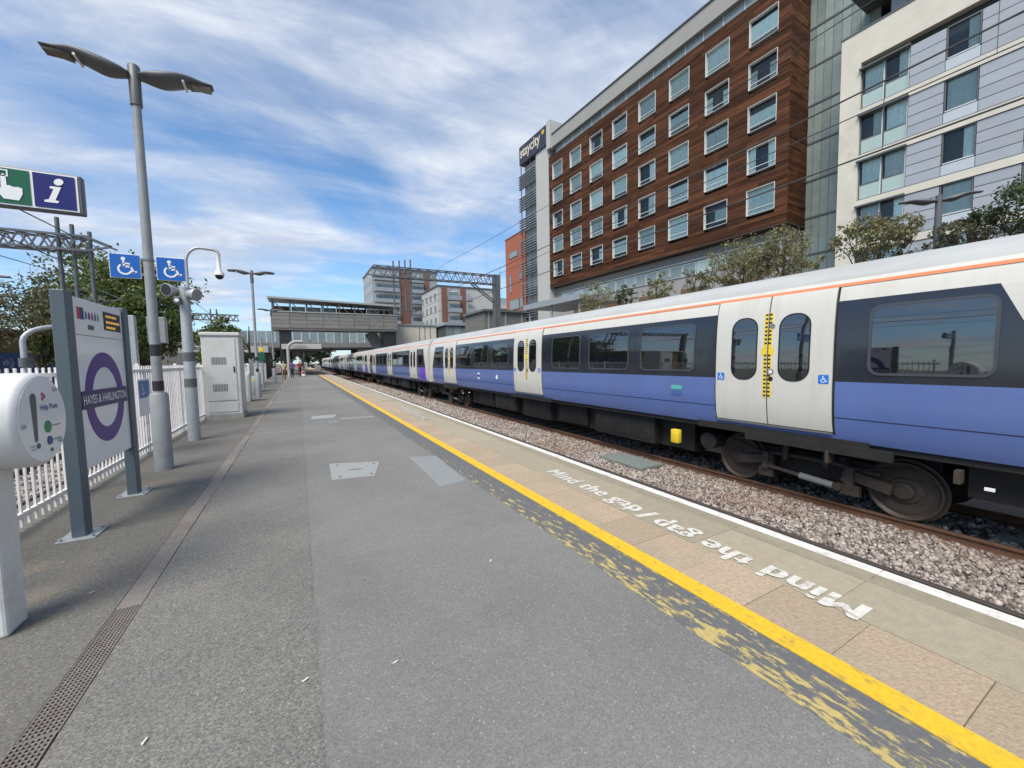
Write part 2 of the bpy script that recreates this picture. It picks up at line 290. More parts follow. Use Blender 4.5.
# ------------------------------------------------------------------ builders
def tag(o, label=None, cat=None, group=None, kind=None):
    for k, v in (('label', label), ('category', cat), ('group', group), ('kind', kind)):
        if v: o[k] = v
    return o
WPOS = {}
def thing(name, loc, label, cat, group=None, rz=0, kind=None):
    o = bpy.data.objects.new(name, None); o.empty_display_size = .2; COL.objects.link(o); o.location = loc; o.rotation_euler[2] = rz
    WPOS[o.name] = Vector(loc); return tag(o, label, cat, group, kind)
def link_mesh(name, me, parent=None, loc=(0, 0, 0), rot=None):
    o = bpy.data.objects.new(name, me); COL.objects.link(o); o.location = loc
    if rot is not None: o.rotation_euler = rot
    if parent is not None: o.parent = parent
    return o
class MB:
    def __init__(s): s.v = []; s.f = []; s.m = []; s.mats = []; s.smooth = set()
    def mi(s, m):
        if m not in s.mats: s.mats.append(m)
        return s.mats.index(m)
    def add(s, vs, fs, m, smooth=False):
        b = len(s.v); s.v += [tuple(x) for x in vs]; k = s.mi(m)
        for f in fs:
            if smooth: s.smooth.add(len(s.f))
            s.f.append([b+i for i in f]); s.m.append(k)
        return s
    def box(s, x0, x1, y0, y1, z0, z1, m):
        return s.add([(x0,y0,z0),(x1,y0,z0),(x1,y1,z0),(x0,y1,z0),(x0,y0,z1),(x1,y0,z1),(x1,y1,z1),(x0,y1,z1)],
              [(0,3,2,1),(4,5,6,7),(0,1,5,4),(1,2,6,5),(2,3,7,6),(3,0,4,7)], m)
    def bbox(s, x0, x1, y0, y1, z0, z1, m, b=.01):
        """box with chamfered edges"""
        bm = bmesh.new(); bmesh.ops.create_cube(bm, size=1)
        for v in bm.verts: v.co = Vector(((x0+x1)/2+v.co.x*(x1-x0), (y0+y1)/2+v.co.y*(y1-y0), (z0+z1)/2+v.co.z*(z1-z0)))
        bmesh.ops.bevel(bm, geom=bm.edges[:], offset=b, segments=2, affect='EDGES', profile=.5)
        bm.verts.index_update(); s.add([v.co for v in bm.verts], [[v.index for v in f.verts] for f in bm.faces], m); bm.free(); return s
    def bar(s, a, b, w, h, m):
        a, b = Vector(a), Vector(b); d = (b-a).normalized(); ref = Vector((0, 0, 1)) if abs(d.z) < .95 else Vector((1, 0, 0))
        sx = d.cross(ref).normalized()*w/2; sz = sx.cross(d).normalized()*h/2
        vs = [p+i*sx+j*sz for p in (a, b) for i, j in ((-1,-1),(1,-1),(1,1),(-1,1))]
        return s.add(vs, [(0,1,2,3),(7,6,5,4),(0,4,5,1),(1,5,6,2),(2,6,7,3),(3,7,4,0)], m)
    def tube(s, pts, rad, m, n=10, cap=True):
        pts = [Vector(p) for p in pts]; rads = rad if isinstance(rad, (list, tuple)) else [rad]*len(pts)
        vs = []; fs = []; pr = None
        for i, p in enumerate(pts):
            d = (pts[min(i+1, len(pts)-1)]-pts[max(i-1, 0)]).normalized()
            if pr is None:
                ref = Vector((0, 0, 1)) if abs(d.z) < .9 else Vector((1, 0, 0)); pr = d.cross(ref).normalized()
            pr = (pr-d*pr.dot(d)).normalized(); q = d.cross(pr)
            vs += [p+(pr*math.cos(2*math.pi*k/n)+q*math.sin(2*math.pi*k/n))*rads[i] for k in range(n)]
        for i in range(len(pts)-1):
            fs += [(i*n+k, i*n+(k+1) % n, (i+1)*n+(k+1) % n, (i+1)*n+k) for k in range(n)]
        s.add(vs, fs, m, True)
        if cap:
            s.add([vs[k] for k in range(n)], [tuple(range(n-1, -1, -1))], m); s.add([vs[-n+k] for k in range(n)], [tuple(range(n))], m)
        return s
    def cyl(s, a, b, r, m, n=20, r2=None): return s.tube([a, b], [r, r if r2 is None else r2], m, n)
    def lathe(s, prof, c, ax, m, n=28):
        """prof: (distance along ax, radius)"""
        c = Vector(c); ax = Vector(ax).normalized(); ref = Vector((0, 0, 1)) if abs(ax.z) < .9 else Vector((1, 0, 0)); u = ax.cross(ref).normalized(); w = ax.cross(u)
        vs = []; fs = []
        for t, r in prof: vs += [c+ax*t+(u*math.cos(2*math.pi*k/n)+w*math.sin(2*math.pi*k/n))*r for k in range(n)]
        for i in range(len(prof)-1): fs += [(i*n+k, i*n+(k+1) % n, (i+1)*n+(k+1) % n, (i+1)*n+k) for k in range(n)]
        s.add(vs, fs, m, True); s.add(vs[:n], [tuple(range(n-1, -1, -1))], m); s.add(vs[-n:], [tuple(range(n))], m); return s
    def poly(s, pts, fr, m, th=.0):
        """2-D outline on frame fr=(origin, ux, uy, normal); th = thickness behind"""
        o, ux, uy, nn = fr; n = len(pts); vs = [o+ux*p[0]+uy*p[1] for p in pts]
        s.add(vs, [tuple(range(n))], m)
        if th:
            bk = [v-nn*th for v in vs]; s.add(vs+bk, [(i, i+n, (i+1) % n+n, (i+1) % n) for i in range(n)], m)
        return s
    def ring(s, c, ro, ri, fr, m, th=0, n=40, a0=0, a1=2*math.pi):
        o, ux, uy, nn = fr; full = abs(a1-a0-2*math.pi) < 1e-6; k = n if full else n+1; vs = []
        for i in range(k):
            a = a0+(a1-a0)*i/n; ca, sa = math.cos(a), math.sin(a)
            vs += [o+ux*(c[0]+ro*ca)+uy*(c[1]+ro*sa), o+ux*(c[0]+ri*ca)+uy*(c[1]+ri*sa)]
        fs = [(2*i, (2*i+2) % (2*k), (2*i+3) % (2*k), 2*i+1) for i in range(n)]
        s.add(vs, fs, m)
        if th:
            b = [v-nn*th for v in vs]; L = len(vs)
            s.add(vs+b, [(2*i, 2*i+L, (2*i+2) % (2*k)+L, (2*i+2) % (2*k)) for i in range(n)]+[(2*i+1, (2*i+3) % (2*k), (2*i+3) % (2*k)+L, 2*i+1+L) for i in range(n)], m)
        return s
    def disc(s, c, r, fr, m, n=24, th=0): return s.poly([(c[0]+r*math.cos(2*math.pi*i/n), c[1]+r*math.sin(2*math.pi*i/n)) for i in range(n)], fr, m, th)
    def stroke(s, pts, w, fr, m):
        for a, b in zip(pts, pts[1:]):
            dx, dy = b[0]-a[0], b[1]-a[1]; L = math.hypot(dx, dy); px, py = -dy/L*w/2, dx/L*w/2; ex, ey = dx/L*w*.35, dy/L*w*.35
            s.poly([(a[0]-ex-px, a[1]-ey-py), (b[0]+ex-px, b[1]+ey-py), (b[0]+ex+px, b[1]+ey+py), (a[0]-ex+px, a[1]-ey+py)], fr, m)
        return s
    def build(s, name, parent=None, local=False, recalc=False):
        me = bpy.data.meshes.new(name); off = Vector((0, 0, 0))
        if parent is not None and not local: off = WPOS[parent.name]
        me.from_pydata([(x-off.x, y-off.y, z-off.z) for x, y, z in s.v], [], s.f)
        for m in s.mats: me.materials.append(m)
        me.polygons.foreach_set('material_index', s.m)
        if s.smooth:
            sm = [i in s.smooth for i in range(len(s.f))]; me.polygons.foreach_set('use_smooth', sm)
        if recalc:
            bm = bmesh.new(); bm.from_mesh(me); bmesh.ops.recalc_face_normals(bm, faces=bm.faces); bm.to_mesh(me); bm.free()
        me.update(); o = link_mesh(name, me, parent)
        WPOS[o.name] = off; return o
def frame(o, ux, uy): ux, uy = Vector(ux), Vector(uy); return (Vector(o), ux, uy, ux.cross(uy))
def rrect(w, h, r, n=6, cx=0, cy=0):
    p = []
    for sx, sy, a0 in ((1, 1, 0), (-1, 1, 90), (-1, -1, 180), (1, -1, 270)):
        for i in range(n+1):
            a = R(a0+90*i/n); p.append((cx+sx*(w/2-r)+r*math.cos(a), cy+sy*(h/2-r)+r*math.sin(a)))
    return p
def text_mesh(txt, fr, width, m, name, parent, height=None, depth=.001, bold=.0, spacing=1.0, heavy=0):
    cu = bpy.data.curves.new(name, 'FONT'); cu.body = txt; cu.align_x = 'LEFT'; cu.offset = bold; cu.space_character = spacing; cu.resolution_u = 4
    ob = bpy.data.objects.new('tmp_text', cu); COL.objects.link(ob); dg = bpy.context.evaluated_depsgraph_get()
    me = bpy.data.meshes.new_from_object(ob.evaluated_get(dg)); bpy.data.objects.remove(ob); bpy.data.curves.remove(cu)
    co = np.array([v.co[:] for v in me.vertices]); x0, x1, y0, y1 = co[:, 0].min(), co[:, 0].max(), co[:, 1].min(), co[:, 1].max()
    s = width/(x1-x0); sy = s if height is None else height/(y1-y0)
    o, ux, uy, nn = fr; off = WPOS[parent.name] if parent is not None else Vector((0, 0, 0))
    if heavy:      # heavier strokes: shifted copies laid a hair above one another
        fs = [tuple(p.vertices) for p in me.polygons]; nv = len(me.vertices); vv = []; ff = []
        for q, (dx, dy) in enumerate(((0, 0), (heavy, 0), (-heavy, 0), (0, heavy*.5))):
            vv += [(c[0]+dx, c[1]+dy, q*.0007/s) for c in co]; ff += [tuple(i+q*nv for i in f) for f in fs]
        me = bpy.data.meshes.new(name); me.from_pydata(vv, [], ff)
    for v in me.vertices: v.co = o+ux*((v.co.x-x0)*s)+uy*((v.co.y-y0)*sy)+nn*(depth+v.co.z*s)-off
    me.materials.clear(); me.materials.append(m); me.name = name
    for p in me.polygons: p.material_index = 0
    ob = link_mesh(name, me, parent); WPOS[ob.name] = off; return ob
def wheelchair(mb, fr, s, m):
    """access symbol, unit square scaled by s, centred on the frame origin"""
    q = lambda p: (p[0]*s, p[1]*s)
    mb.disc(q((-.06, .36)), .085*s, fr, m)
    mb.stroke([q((-.06, .26)), q((-.03, -.02)), q((.20, -.02)), q((.32, -.30)), q((.40, -.26))], .085*s, fr, m)
    mb.stroke([q((-.04, .14)), q((.16, .12))], .07*s, fr, m)
    mb.ring(q((-.02, -.15)), .285*s, .205*s, fr, m, n=24, a0=R(125), a1=R(345))
def sheet(name, x0, x1, y0, y1, z, m, parent=None):
    return MB().add([(x0,y0,z),(x1,y0,z),(x1,y1,z),(x0,y1,z)], [(0,1,2,3)], m).build(name, parent)
def tree_copy(o, parent=None):
    c = o.copy(); COL.objects.link(c); c.parent = parent
    for ch in list(o.children): tree_copy(ch, c)
    return c

# ================================================================== SETTING
XE = 3.518
tag(sheet('ground', -700, 700, -300, 1500, -1.30, M_EARTH), kind='structure')
platform = thing('platform', (0, 0, 0), 'station platform', None, kind='structure'); del platform['label']
MB().box(-2.75, 3.455, -8, 150, -1.28, -.061, M_CONC).build('platform_core', platform)
MB().box(.021, 1.84, -8, 150, -.06, 0, M_ASPH).build('asphalt_surface', platform)
MB().box(-.948, .032, -8, 150, -.06, -.002, M_ASPH3).build('asphalt_surface', platform)
MB().box(-2.75, -1.082, -8, 150, -.06, .001, M_ASPH2).build('old_asphalt_strip', platform)
MB().box(1.842, 2.146, -8, 150, -.06, .0, M_TAR).build('tar_strip', platform)
MB().box(2.148, 2.288, -8, 150, -.06, .003, M_YEL).build('yellow_line', platform)
# slab rows: inner pinkish row, outer buff row, grooved strip, coping with white edge
def slab_mesh(w, l, m, h=.06):
    o = MB().bbox(0, w, .002, l-.002, -h, 0, m, .003); me = bpy.data.meshes.new('slab'); me.from_pydata(o.v, [], o.f); me.materials.append(m); return me
rows = ((2.291, .455, .45, M_SLABP, .46), (2.752, .50, .93, M_SLABG, .18), (3.258, .055, 1.86, M_COPE, .18), (3.319, .094, .93, M_COPE, .18))
for x, w, l, m, y0 in rows:
    me = slab_mesh(w, l, m); y = y0-l*math.ceil((y0+1.5)/l); yend = 24
    while y < yend:
        link_mesh('paving_slab', me, platform, (x, y, random.uniform(-.002, .002))); y += l
    MB().box(x, x+w, y+.004, 150, -.06, 0, m).build('far_slab_row', platform)
me = slab_mesh(.105, .93, M_WHT, .16); y = .18-.93*2
while y < 24:
    link_mesh('edge_stone', me, platform, (3.416, y, random.uniform(-.0015, .002))); y += .93
MB().box(3.416, 3.521, y+.004, 150, -.16, 0, M_WHT).build('far_edge_stone_row', platform)
MB().box(3.40, 3.456, -8, 150, -.06, -.02, M_DARK).build('edge_bed', platform)
MB().box(2.2895, 3.41, -1.6, 24.6, -.059, -.006, mat('joint_mortar', (.17, .145, .10), .9, var=.3, vscale=30)).build('joint_bed', platform)
# drain channel with covers
MB().box(-1.081, -.949, -8, 150, -.06, -.03, M_DARK).build('drain_bed', platform)
gm = MB()
for i in range(8): gm.box(.001+i*.0172, .0065+i*.0172, .004, .992, -.028, .002, M_DRAIN)
for i in range(46): gm.box(.0, .128, .004+i*.0219, .0125+i*.0219, -.026, .0, M_DRAIN)
gme = bpy.data.meshes.new('drain_grating'); gme.from_pydata(gm.v, [], gm.f); gme.materials.append(M_DRAIN)
cme = slab_mesh(.128, 1.0, M_DRAIN, .03)
y = -.72
while y < 30:
    k = gme if 0 < y < 2.9 else cme
    link_mesh('drain_cover', k, platform, (-1.079, y, .002+random.uniform(-.003, .002)), (0, 0, random.uniform(-.006, .006))); y += 1.0
MB().box(-1.081, -.949, y, 150, -.03, .0, M_DRAIN).build('far_drain_row', platform)
# covers and patches let into the asphalt
def inset(name, pts, m, z=.003, parent=platform):
    n = len(pts); v = [(x, y, z) for x, y in pts]+[(x, y, -.01) for x, y in pts]
    return MB().add(v, [tuple(range(n))]+[(i, i+n, (i+1) % n+n, (i+1) % n) for i in range(n)], m).build(name, parent)
cv = inset('manhole_cover', [(.31, 5.50), (.83, 5.42), (1.02, 6.14), (.34, 6.42)], M_PLATEG, .005)
mbk = MB()
for a, b in ((.42, 5.58), (.80, 5.52), (.44, 6.25), (.92, 6.05)): mbk.disc((a, b), .018, frame((0, 0, .008), (1, 0, 0), (0, 1, 0)), M_DARK, 8)
mbk.poly([(.56, 5.86), (.72, 5.84), (.73, 5.88), (.57, 5.90)], frame((0, 0, .008), (1, 0, 0), (0, 1, 0)), M_CONCD); mbk.build('lifting_key_hole', platform)
inset('repair_patch', [(1.43, 4.50), (1.79, 4.58), (1.86, 6.02), (1.47, 6.18)], M_PATCH)
inset('repair_patch', [(.24, 11.75), (.80, 11.80), (.92, 12.45), (.27, 12.5)], M_PLATEG)
inset('repair_patch', [(.95, 11.35), (1.75, 11.25), (1.76, 11.42), (.96, 11.52)], M_PLATEG)
inset('repair_patch', [(.62, 10.9), (.85, 10.9), (.85, 11.1), (.62, 11.1)], M_PATCH)
# painted lettering: the same words read from the train and from the platform, a stroke between them
LZ = .0035
def mind(y0):
    text_mesh('Mind the gap', frame((2.985, y0, LZ), (0, 1, 0), (-1, 0, 0)), 1.52, M_LET, 'painted_lettering', platform, .275, spacing=1.08, heavy=.045)
    text_mesh('Mind the gap', frame((2.755, y0+3.36, LZ), (0, -1, 0), (1, 0, 0)), 1.58, M_LET, 'painted_lettering', platform, .275, spacing=1.08, heavy=.045)
    MB().poly([(2.76, y0+1.72), (2.76, y0+1.66), (2.99, y0+1.60), (2.99, y0+1.66)], frame((0, 0, LZ), (1, 0, 0), (0, 1, 0)), M_LET).build('painted_stroke', platform)
mind(.97); mind(9.9); mind(20.5)
# specks of litter and old gum are in the asphalt; a few loose leaves / scraps
mbk = MB()
for x, y, a in ((-.05, 2.05, .4), (-.62, 2.02, 1.2), (.35, 1.95, .2), (1.2, 2.6, .9), (-1.3, 3.6, .5)):
    mbk.add([(x, y, .004), (x+.03*math.cos(a), y+.03*math.sin(a), .008), (x+.03*math.cos(a)-.008, y+.03*math.sin(a)+.008, .006), (x-.008, y+.008, .004)], [(0, 1, 2, 3)], M_LET)
mbk.build('paper_scrap', platform)

# ---- ballast, tracks
tag(MB().add([(3.46, -40, -1.10), (12.4, -40, -1.10), (12.4, 400, -1.10), (3.46, 400, -1.10)], [(0,1,2,3)], M_BALL).build('ballast_bed'), kind='structure')
tag(MB().add([(-12, -40, -1.10), (-2.76, -40, -1.10), (-2.76, 400, -1.10), (-12, 400, -1.10)], [(0,1,2,3)], M_BALL).build('ballast_bed'), kind='structure')
ico = bmesh.new(); bmesh.ops.create_icosphere(ico, subdivisions=1, radius=1); IV = np.array([v.co[:] for v in ico.verts]); IF = np.array([[v.index for v in f.verts] for f in ico.faces]); ico.free()
def stones(name, regions):
    V, F, b = [], [], 0
    for x0, x1, y0, y1, dens, s0, s1, z in regions:
        n = int((x1-x0)*(y1-y0)*dens)
        c = np.stack([rng.uniform(x0, x1, n), rng.uniform(y0, y1, n), z+rng.uniform(-.02, .025, n)], 1)
        sc = rng.uniform(s0, s1, (n, 1))*rng.uniform(.6, 1.25, (n, 3))
        v = IV[None]*(1+rng.uniform(-.33, .33, (n, 12, 1)))*sc[:, None, :]
        a = rng.uniform(0, 6.28, n); ca, sa = np.cos(a)[:, None], np.sin(a)[:, None]; t = rng.uniform(-.9, .9, n); ct, st = np.cos(t)[:, None], np.sin(t)[:, None]
        y_, z_ = v[:, :, 1]*ct-v[:, :, 2]*st, v[:, :, 1]*st+v[:, :, 2]*ct
        v = np.stack([v[:, :, 0]*ca-y_*sa, v[:, :, 0]*sa+y_*ca, z_], 2)+c[:, None]
        V.append(v.reshape(-1, 3)); F.append((IF[None]+(np.arange(n)*12)[:, None, None]+b).reshape(-1, 3)); b += n*12
    V = np.concatenate(V); F = np.concatenate(F); me = bpy.data.meshes.new(name)
    me.vertices.add(len(V)); me.vertices.foreach_set('co', V.ravel().astype(np.float32)); me.loops.add(F.size); me.loops.foreach_set('vertex_index', F.ravel().astype(np.int32))
    me.polygons.add(len(F)); me.polygons.foreach_set('loop_start', np.arange(0, F.size, 3, dtype=np.int32)); me.polygons.foreach_set('loop_total', np.full(len(F), 3, dtype=np.int32))
    me.update(calc_edges=True); me.materials.append(M_STONE); return tag(link_mesh(name, me), kind='stuff')
b = stones('track_ballast', [(5.80, 7.56, -1, 9, 1350, .012, .036, -1.058), (5.80, 7.56, 9, 22, 600, .022, .042, -1.056), (5.80, 7.56, 22, 48, 120, .045, .08, -1.06), (3.6, 5.66, -1, 14, 120, .03, .05, -1.06), (7.70, 9.05, 0, 10, 110, .03, .05, -1.07)])
b['label'] = 'grey pink crushed stone ballast between the empty track and the train'; b['category'] = 'ballast'
b = stones('track_ballast', [(-6, -2.8, 4, 20, 90, .035, .06, -1.07)])
b['label'] = 'pinkish crushed stone ballast behind the white fence'; b['category'] = 'ballast'
RP = [(-.07, 0), (.07, 0), (.07, .012), (.012, .03), (.010, .105), (.036, .118), (.036, .148), (.028, .155), (-.028, .155), (-.036, .148), (-.036, .118), (-.010, .105), (-.012, .03), (-.07, .012)]
def track(xc, y0, y1, label, msides, sleepers=True):
    t = thing('railway_track', (xc, 0, -1.07), None, None, kind='structure')
    for sx in (-.7525, .7525):
        n = len(RP); v = [(xc+sx+p[0], y, -1.07+p[1]) for y in (y0, y1) for p in RP]; mb = MB()
        for i in range(n): mb.add([v[i], v[(i+1) % n], v[(i+1) % n+n], v[i+n]], [(0, 1, 2, 3)], M_RAILTOP if i == 7 else msides)
        mb.build('rail', t, recalc=False)
    if sleepers:
        o = MB().bbox(-1.25, 1.25, 0, .26, -.11, .012, M_CONC, .02); me = bpy.data.meshes.new('sleeper'); me.from_pydata(o.v, [], o.f); me.materials.append(M_CONC)
        for i in range(72): link_mesh('sleeper', me, t, (0, -2+i*.65, 0))
    return t
track(4.98, -30, 300, '', M_RAILD); track(8.38, -30, 300, '', M_RUST); track(-5.3, -30, 300, '', M_RUST); track(-8.7, -30, 300, '', M_RUST, False)
# lineside cover in the six-foot
t = thing('cable_pit_cover', (6.98, 6.9, -1.06), 'grey green rectangular cable pit lid lying on the ballast beside the train', 'pit cover')
MB().bbox(6.60, 7.36, 6.22, 7.62, -1.10, -.985, M_CONCD, .015).build('frame', t)
MB().bbox(6.64, 7.32, 6.26, 7.58, -1.0, -.97, mat('pit_lid', (.17, .20, .19), .7, var=.12, vscale=12), .01).build('lid', t)
# far side: verge and retaining kerb behind the train
tag(MB().box(12.5, 60, -60, 170, -1.29, 0, M_CONCD).build('far_pavement'), kind='structure')
tag(MB().box(-60, -12.1, -60, 170, -1.29, -.6, M_EARTH).build('left_bank'), kind='structure')

# ================================================================== TRAIN
XS = 6.985; XC = 8.38; HW = XC-XS; Z0 = .27
PROF = [(.10, .20), (.075, .27), (.03, .45), (.006, .70), (0, .90), (0, 1.10), (.008, 1.6), (.025, 1.95), (.055, 2.25), (.095, 2.42), (.125, 2.50), (.165, 2.585), (.235, 2.695), (.35, 2.79), (.55, 2.87), (.90, 2.93), (HW, 2.95)]
def px(z):
    for (a, za), (b, zb) in zip(PROF, PROF[1:]):
        if za <= z <= zb: return a+(b-a)*(z-za)/(zb-za)
    return PROF[0][0] if z < PROF[0][1] else PROF[-1][0]
train = thing('passenger_train', (XC, 11.77, -.915), 'long white and blue passenger train with dark window band standing at the next track', 'train')
PITCH_C = 23.4; HL = 11.45        # carriage pitch and half length
YC = 11.77
def sp(y, z, off, side): return Vector((side*(-HW+px(z)-off), y, z+.915))   # carriage space: origin at rail level, x=0 centre line
def patch(mb, y0, y1, z0, z1, off, m, side, th=.012, skew=0, nz=None):
    """panel following the body profile, with returned edges; skew moves the top edge in y on the y1 side"""
    zs = sorted({z0, z1} | {z for _, z in PROF if z0 < z < z1}); n = len(zs); v = []
    for z in zs:
        t = (z-z0)/(z1-z0); a, b2 = sorted((y0, y1+skew*t)); v += [sp(a, z, off, side), sp(b2, z, off, side), sp(a, z, off-th, side), sp(b2, z, off-th, side)]
    f = []
    for i in range(n-1):
        a, c = 4*i, 4*i+4; q = [(a, a+1, c+1, c), (a+2, a, c, c+2), (a+1, a+3, c+3, c+1)]
        f += q if side > 0 else [t[::-1] for t in q]
    f += [(0, 2, 3, 1), (4*n-4, 4*n-3, 4*n-1, 4*n-2)]
    mb.add(v, f, m)
def outline(mb, pts, off, m, side, th=.0):
    v = [sp(y, z, off, side) for y, z in pts]; n = len(v); mb.add(v, [tuple(range(n)) if side < 0 else tuple(range(n-1, -1, -1))], m)
    if th:
        w = [sp(y, z, off-th, side) for y, z in pts]; mb.add(v+w, [(i, (i+1) % n, (i+1) % n+n, i+n) for i in range(n)], m)
def dens(pts):
    out = []
    for a, b2 in zip(pts, pts[1:]+pts[:1]):
        out.append(a)
        if abs(b2[1]-a[1]) > .15: out += [(a[0]+(b2[0]-a[0])*k/8, a[1]+(b2[1]-a[1])*k/8) for k in range(1, 8)]
    return out
def rstrip(mb, w, h, r, cy, cz, off, m, side, n=6):
    """rounded pane as level strips that follow the body profile"""
    lv = []
    for i in range(n+1):
        a = R(90*i/n); lv.append((-h/2+r-r*math.cos(a), w/2-r+r*math.sin(a)))
    for i in range(1, 7): lv.append((-h/2+r+(h-2*r)*i/7, w/2))
    lv += [(-z, ww) for z, ww in reversed(lv[:n+1])]
    v = []
    for z, ww in lv: v += [sp(cy-ww, cz+z, off, side), sp(cy+ww, cz+z, off, side)]
    mb.add(v, [(2*i, 2*i+1, 2*i+3, 2*i+2) if side > 0 else (2*i, 2*i+2, 2*i+3, 2*i+1) for i in range(len(lv)-1)], m)
def ringout(mb, po, pi, off, m, side, th=.012):
    n = len(po); v = [sp(y, z, off, side) for y, z in po]+[sp(y, z, off, side) for y, z in pi]+[sp(y, z, off-th, side) for y, z in po]+[sp(y, z, off-th, side) for y, z in pi]
    mb.add(v, [q for i in range(n) for q in ((i, (i+1) % n, (i+1) % n+n, i+n), (i, i+2*n, (i+1) % n+2*n, (i+1) % n), (i+n, (i+1) % n+n, (i+1) % n+3*n, i+3*n))], m)
DOORS = (-7.98, 0, 7.98)
def bld(mb, name, car):
    o = mb.build(name, car, local=True); soften(o.data); return o
def soften(me, ang=24):
    bm = bmesh.new(); bm.from_mesh(me); bmesh.ops.remove_doubles(bm, verts=bm.verts, dist=1e-4); bmesh.ops.recalc_face_normals(bm, faces=bm.faces); bm.to_mesh(me); bm.free()
    me.polygons.foreach_set('use_smooth', [True]*len(me.polygons)); me.set_sharp_from_angle(angle=R(ang)); me.update()
def wheel(mb, y, side):
    ax = (-side, 0, 0); c = (-side*.735, y, .42)
    mb.lathe([(-.07, .44), (-.045, .455), (-.04, .42), (.06, .415), (.065, .40), (.05, .375), (.028, .355), (.03, .20), (.055, .17), (.06, .12)], c, ax, M_WHEEL, 36)
    mb.lathe([(.055, .13), (.10, .125), (.115, .105), (.12, .03)], c, ax, M_BOG, 20)
    mb.lathe([(.029, .33), (.038, .325), (.038, .24), (.029, .235)], c, ax, M_BOG, 36)
    for k in range(8):
        a = k*math.pi/4; mb.cyl((-side*.85, y+.085*math.cos(a), .42+.085*math.sin(a)), (-side*.865, y+.085*math.cos(a), .42+.085*math.sin(a)), .012, M_BOG, 6)
def bogie(car, yb, side, full):
    for yw in (yb-1.19, yb+1.19):
        w = MB(); wheel(w, yw, side); bld(w, 'wheel', car)
    b = MB(); s = -side
    b.bar((s*.56, yb-1.5, .62), (s*.56, yb+1.5, .62), .16, .16, M_UND)
    b.bar((s*.6, yb-.55, .5), (s*.6, yb+.55, .5), .2, .34, M_UND)
    b.tube([(s*.86, yb-.95, .60), (s*.89, yb-.35, .66), (s*.89, yb+.35, .66), (s*.86, yb+.95, .60)], .035, M_BOG, 8)
    for q in (-1, 1):      # trailing arms and brake rigging beside each wheel
        b.bar((s*.89, yb+q*.52, .55), (s*.89, yb+q*1.10, .43), .10, .15, M_BOG)
        b.bar((s*.90, yb+q*.62, .66), (s*.90, yb+q*.62, .32), .10, .16, M_BOG)
        b.bar((s*.92, yb+q*.74, .30), (s*.92, yb+q*.50, .30), .10, .16, M_BOG)
        b.cyl((s*.70, yb+q*.42, .76), (s*.70, yb+q*.42, .52), .10, M_RUB, 14)
        b.cyl((s*.93, yb+q*.52, .48), (s*.93, yb+q*.58, .40), .055, M_BOG, 10)
        b.tube([(s*.90, yb+q*.70, .62), (s*.93, yb+q*.95, .70), (s*.90, yb+q*1.30, .80)], .02, M_RUB, 6)
        b.bar((s*.92, yb+q*.30, .58), (s*.92, yb+q*.30, .88), .07, .09, M_BOG)
    bld(b, 'bogie_frame', car)
    d = MB(); d.cyl((s*.99, yb-.42, .33), (s*.99, yb+.05, .37), .055, M_STEP, 12); d.cyl((s*.99, yb+.05, .37), (s*.99, yb+.55, .42), .035, M_BOG, 12)
    d.cyl((s*.95, yb-.48, .33), (s*1.03, yb-.48, .33), .06, M_BOG, 10); d.cyl((s*.95, yb+.60, .42), (s*1.03, yb+.60, .42), .06, M_BOG, 10); bld(d, 'damper', car)
